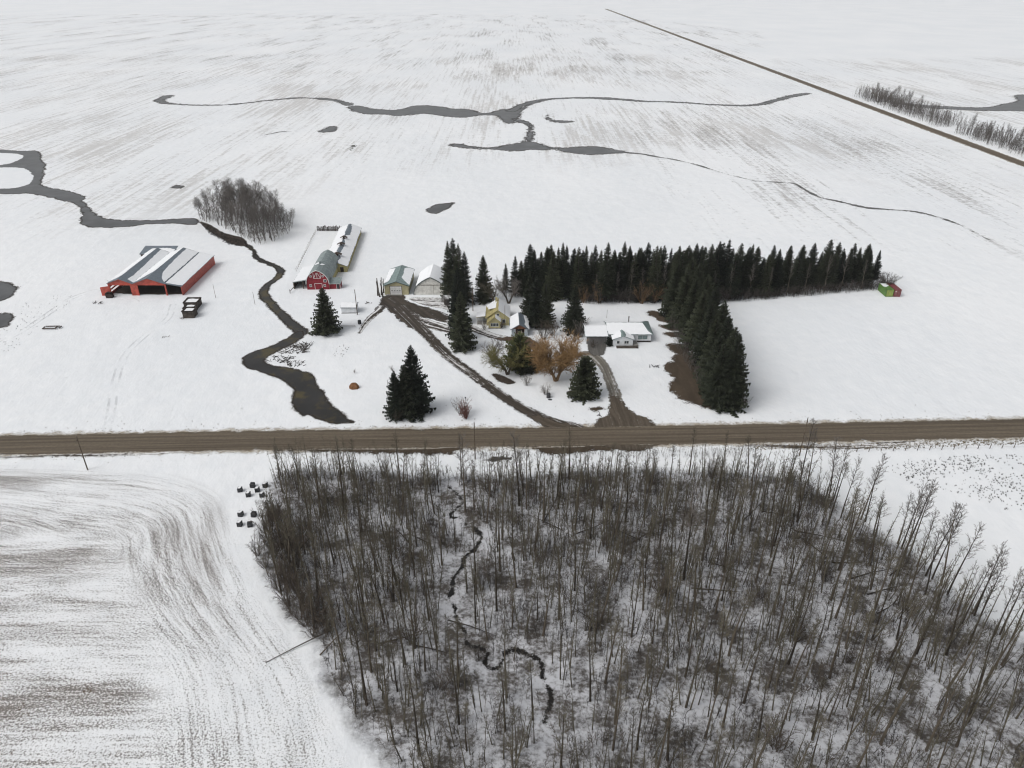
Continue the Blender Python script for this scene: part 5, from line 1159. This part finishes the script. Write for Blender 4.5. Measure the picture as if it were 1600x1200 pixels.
o = link('fallen_trunk', MB().tube([(0, 0, .1), (5, .3, .3), (11, .2, .9)], [.05, .09, .14], 6).mesh('fallen_trunk'), MAT['grey_twig'], loc=(*G(415, 1036), 0), rz=math.radians(32)); solo(o, 'thin pale trunk lying out across the stubble at the wood corner', 'log')

# ------------------------------------------------------------------ small things
hv = [(375.5, 767.5, 'leftmost box of the upper group of snow-capped black boxes'), (395, 760.5, 'rearmost black box without snow on its lid'), (415, 760.5, 'black box nearest the wood in the upper group'), (402.5, 767.5, 'middle black box of the upper group with a snowy lid'), (388.5, 775, 'front black box of the upper group'), (410, 775.5, 'front right black box of the upper group'),
      (376.5, 805.5, 'upper of the two black boxes standing apart on the left'), (375, 821, 'lowest black box by the edge of the wood'), (397, 806, 'black box half hidden behind bare branches'), (391, 822, 'black box under the brown bushes beside the lowest box')]
for k, (px, py, lab) in enumerate(hv):
    x, y = G(px, py); t = thing('black_box', lab, 'box', (x, y), R_.uniform(-.15, .25), 'black boxes beside the wood'); t.scale = (.82, .82, .82); b = .56
    link('box', MB().hexa([(-b,-b,0),(b,-b,0),(b,b,0),(-b,b,0),(-b*.94,-b*.94,1.0),(b*.94,-b*.94,1.0),(b*.94,b*.94,1.0),(-b*.94,b*.94,1.0)]).mesh('box'), MAT['black'], t)
    link('lid', MB().hexa([(-b-.03,-b-.03,1.003),(b+.03,-b-.03,1.003),(b+.03,b+.03,1.003),(-b-.03,b+.03,1.003),(-b*.8,-b*.8,1.16),(b*.8,-b*.8,1.16),(b*.8,b*.8,1.16),(-b*.8,b*.8,1.16)]).mesh('lid'), MAT['black'], t)
    if k not in (1, 8, 9): slab('snow_cap', MAT['roof_snow'], t, (-.45, -.45, 1.16), (1, 0, 0), (0, 1, 0), [(.05, .1), (.6, .02), (.85, .5), (.8, .85), (.3, .8), (.02, .5)], .09, .03, .0, k)
# utility poles
def pole(px, py, tp, lab, arm=True, h=None, rad=.14):
    x, y = G(px, py); h = h or top_at(px, tp, y)[1]; t = thing('utility_pole', lab, 'pole', (x, y))
    link('post', MB().tube([(0, 0, -.2), (0, 0, h)], [rad, rad*.7], 8).mesh('post'), MAT['pole_wood'], t)
    if arm:
        link('insulator', MB().lathe([(.05, h-.02), (.07, h+.1), (.03, h+.22)], 8).mesh('insulator'), MAT['concrete'], t)
        link('bracket', MB().quad_box(-.06, .06, -.35, .1, h-.9, h-.75).mesh('bracket'), MAT['iron'], t)
    return x, y, h
pole(137, 734, 682, 'wooden utility pole in the left field beside the gravel road')
pole(742.5, 717.5, 660, 'wooden utility pole on the near verge in front of the wood')
pole(1249, 712, 653, 'wooden utility pole at the right end of the wood by the road')
pole(558.4, 491.5, 453, 'grey yard pole at the corner of the white shed')
pole(739, 486, 448, 'wooden pole left of the yellow house')
pole(789, 512, 478, 'thin dark pole at the front corner of the yellow house', rad=.09)
pole(337, 465, 444, 'thin pole on the snow right of the red shed', False, rad=.07)
pole(398.5, 476, 456, 'thin pole between the red shed and the creek', False, rad=.07)
pole(948, 497, 484, 'short thin post in the snow behind the bungalow', False, rad=.06)
# wire fence along the right side below the road
a = G(1281, 707.5); b = G(1640, 698.5); t = thing('wire_fence', 'wire fence with short wooden posts below the right road verge', 'fence', a)
n = 20
for k in range(n):
    q = k/(n-1); x, y = (b[0]-a[0])*q, (b[1]-a[1])*q; link('post', MB().tube([(x, y, -.1), (x+.05, y, 1.25+R_.uniform(-.1, .1))], [.08, .07], 6).mesh('post'), MAT['pole_wood'], t)
for z_ in (.45, .8, 1.1): link('wire', MB().tube([(0, 0, z_), (b[0]-a[0], b[1]-a[1], z_)], [.012]*2, 3).mesh('wire'), MAT['iron'], t)
# boulder, garden stone, ornament, frames and scraps
def lump(seed, rx, ry, rz_, n=10, rings=6):
    r = random.Random(seed); m = MB(); V = []
    for i in range(rings+1):
        a = PI/2*i/rings
        for k in range(n):
            t_ = 2*PI*k/n; f = 1+r.uniform(-.12, .12); V.append((rx*math.cos(a)*math.cos(t_)*f, ry*math.cos(a)*math.sin(t_)*f, rz_*math.sin(a)*(1+r.uniform(-.1, .1))))
    m.v = V
    for i in range(rings):
        for k in range(n): m.f.append((i*n+k, i*n+(k+1) % n, (i+1)*n+(k+1) % n, (i+1)*n+k))
    m.f.append(tuple(rings*n+k for k in range(n))); return m
x, y = G(553.5, 606); t = thing('boulder', 'large rust-brown boulder on the open snow', 'rock', (x, y))
link('rock', lump(3, 1.45, 1.0, 1.45, 7, 3).mesh('rock'), MAT['boulder'], t)
x, y = G(857, 621); solo(link('garden_stone', MB().lathe([(.55, 0), (.5, .5), (.55, 1.0), (.4, 1.3), (.2, 1.4)], 9).mesh('garden_stone'), MAT['stone'], loc=(x, y, 0)), 'dark upright stone beside the small shrub on the lawn', 'stone')
x, y = G(859.5, 624.5); solo(link('paving_stone', lump(8, .55, .4, .2).mesh('paving_stone'), MAT['stone'], loc=(x, y, 0)), 'flat stone lying in front of the dark upright stone', 'stone')
x, y = G(728, 646); t = thing('garden_ornament', 'tiered garden ornament with snowy plates rising from the reddish bush', 'ornament', (x, y))
link('pedestal', MB().lathe([(.5, 0), (.32, .4), (.28, 2.2), (.3, 2.4)], 12).mesh('pedestal'), MAT['concrete'], t)
link('lower_plate', MB().lathe([(.3, 2.4), (.7, 2.55), (.72, 2.7), (.4, 2.85)], 14).mesh('lower_plate'), MAT['roof_snow'], t)
link('upper_plate', MB().lathe([(.12, 2.85), (.12, 3.3), (.5, 3.4), (.5, 3.52), (.2, 3.65)], 14).mesh('upper_plate'), MAT['roof_snow'], t)
link('finial', MB().lathe([(.05, 3.6), (.05, 4.3), (.18, 4.4), (.16, 4.65), (.03, 4.75)], 10).mesh('finial'), MAT['stone'], t)
x, y = G(66, 515.5); t = thing('steel_frame', 'dark rectangular metal frame lying on the snow at far left', 'frame', (x, y), .05)
for q in ((0, 4.2, 0, .22), (.3, 4.6, 1.7, 1.95)): box('rail', MAT['iron'], t, *q, .25, .5)
for q in ((0, .22, .25, 1.68), (3.7, 3.95, .25, 1.68), (4.9, 5.1, .3, 1.9)): box('bar', MAT['iron'], t, *q, .2, .45)
def scrap(px, py, n, sz, lab, cat, mat, seed, name='debris'):
    r = random.Random(seed); x, y = G(px, py); m = MB()
    for _ in range(n):
        a, b = r.uniform(-1, 1)*sz, r.uniform(-.6, .6)*sz; d = r.uniform(0, PI); L = r.uniform(.3, 1.0)*sz*.5+.3; z_ = r.uniform(.05, .3)
        m.tube([(a, b, z_*.5), (a+math.cos(d)*L, b+math.sin(d)*L, z_+r.uniform(0, .4))], [r.uniform(.05, .13), .05], 5)
    return solo(link(name, m.mesh(name), MAT[mat], loc=(x, y, 0)), lab, cat)
scrap(155, 474, 12, 1.6, 'dark scrap heap at the left corner of the red shed', 'scrap', 'dark_wood', 1, 'scrap_heap')
x, y = G(166, 466); solo(link('dark_crate', MB().hexa([(0,0,0),(2,0,0),(2,1.6,0),(0,1.6,0),(-.1,-.05,1.6),(1.9,.1,1.3),(2,1.5,1.4),(.1,1.6,1.7)]).quad_box(.1, 1.8, .1, 1.4, 1.72, 1.8).mesh('dark_crate'), MAT['dark_wood'], loc=(x, y, 0)), 'dark leaning crate at the left corner of the red shed', 'crate')
scrap(258, 528, 4, .9, 'small dark scrap on the snow below the wooden bins', 'scrap', 'iron', 2, 'scrap_heap')
scrap(284, 498.5, 5, .7, 'bits of dark timber at the foot of the nearest bin', 'scrap', 'dark_wood', 3, 'scrap_heap')
scrap(459, 548, 60, 3.6, 'dark brush pile on the creek bank above the pool', 'brush pile', 'brush', 4, 'brush_pile')
scrap(474, 540, 36, 2.4, 'small dark brush pile nearest the creek bend', 'brush pile', 'brush', 5, 'brush_pile')
scrap(440, 563, 30, 3.2, 'line of dark sticks along the pool bank, left part', 'brush pile', 'brush', 6, 'brush_pile')
scrap(462, 569, 26, 2.6, 'line of dark sticks along the pool bank, right part', 'brush pile', 'brush', 7, 'brush_pile')
scrap(576, 474.5, 8, 1.0, 'dark lump of scrap right of the white shed pole', 'scrap', 'dark_wood', 8, 'scrap_heap')
scrap(1022, 573, 12, 1.3, 'small dark stones and sticks at the tip of the brown grass', 'debris', 'stone', 9)
scrap(872, 512, 8, 1.4, 'dark wooden bench-like stack between the two house spruces', 'stack', 'dark_wood', 10, 'timber_stack')
scrap(938, 650, 5, .9, 'few dark clods on the snow beside the house drive', 'debris', 'dark_wood', 11)
x, y = G(606, 603); t = thing('metal_hoop', 'thin dark rectangular hoop standing left of the roadside spruces', 'frame', (x, y), .5)
link('hoop', MB().tube([(0,0,0),(0,0,1.7),(.9,0,1.8),(.9,0,.1),(0,0,.05)], [.06]*5, 5).mesh('hoop'), MAT['iron'], t)
# tussocks and weeds
def tuft(seed):
    r = random.Random(seed); m = MB()
    for _ in range(12):
        a = r.uniform(0, 6.28); m.twig((math.cos(a)*.1, math.sin(a)*.1, -.05), (math.cos(a)*r.uniform(.2, .6), math.sin(a)*r.uniform(.2, .6), r.uniform(.4, 1)), .05)
    return m.arrays()
TF = [tuft(i) for i in range(6)]
tp = np.array([G(*p) for p in [(1385,728),(1430,716),(1520,712),(1640,708),(1700,740),(1690,800),(1580,800),(1530,782),(1480,768),(1440,765),(1410,750)]])
P = rand_in(tp, 900, 31, dens=clumpy); scatter('tussocks', TF, P, rg.uniform(.2, .55, len(P)), MAT['brush'], 'dark grass tussocks poking through snow right of the wood', 'grass', 8)
wd_ = []
for _ in range(520):
    px = rg.uniform(0, 1600)+rg.normal(0, 25); side = rg.random() < .5
    yy = np.interp(G(px, 690)[0], [p[0] for p in ROADL], [p[1] for p in ROADL]); wd_.append((G(px, 690)[0], yy+(4.8+rg.exponential(1.6) if side else -4.8-rg.exponential(1.6))))
wd_ = np.array(wd_); scatter('verge_weeds', TF, wd_, rg.uniform(.12, .42, len(wd_)), MAT['dry_grass'], 'short dead weeds along both verges of the gravel road', 'grass', 9)
q = np.array([G(*p) for p in [(1170,694),(1350,694),(1480,688),(1600,686),(1600,694),(1400,702),(1180,703)]]); P = rand_in(q, 900, 33); scatter('ditch_grass', TF, P, rg.uniform(.2, .55, 900), MAT['dry_grass'], 'tawny dead grass in the right-hand road ditch', 'grass', 10)
q = np.array([G(*p) for p in [(312,346),(345,362),(386,378),(388,386),(360,384),(325,364)]]); P = rand_in(q, 260, 35); scatter('bank_weeds', TF, P, rg.uniform(.4, 1.2, 260), MAT['brush'], 'dark dead reeds on the creek bank below the bare clump', 'grass', 11)
q = np.array([G(*p) for p in [(418,700),(560,705),(720,708),(1000,704),(1180,700),(1180,716),(900,716),(600,716),(430,712)]]); P = rand_in(q, 900, 36); scatter('verge_brush', WHF, P, rg.uniform(.4, 1.4, 900), MAT['brown_twig'], 'low brown scrub on the verge between road and wood', 'brush', 12)
P = rand_in(np.array([G(*p) for p in [(520,540),(545,537),(546,552),(530,560),(520,556)]]), 26, 37); scatter('garden_stalks', TF, P, rg.uniform(.2, .5, 26), MAT['brush'], 'scattered dead garden stalks on the snow left of the drive', 'stalks', 13)

P = rand_in(np.array([G(*p) for p in [(0,480),(60,470),(110,455),(120,470),(70,500),(30,540),(-10,560)]]), 160, 51, dens=clumpy); scatter('field_specks', TF, P, rg.uniform(.12, .4, 160), MAT['brush'], 'scattered dead weeds on the snow below the left ponds', 'weeds', 21)
P = rand_in(np.array([(-130., 150.), (130., 152.), (180., 420.), (-200., 420.)]), 420, 52, dens=clumpy); scatter('field_specks', TF, P, rg.uniform(.06, .28, 420), MAT['dry_grass'], 'stray dead stalks poking through the snow around the farm', 'weeds', 22)

# ------------------------------------------------------------------ thin winter haze over the fields
n = NT('haze'); pv = n.n('ShaderNodeVolumePrincipled'); pv.inputs['Color'].default_value = (.97, .98, 1.0, 1); pv.inputs['Density'].default_value = .00006; pv.inputs['Anisotropy'].default_value = .2
n.t.links.new(pv.outputs[0], n.out.inputs['Volume'])
link('haze', MB().quad_box(-13990, 13990, -2990, 21990, -1.0, 97.0).mesh('haze'), n.m, kind='stuff')
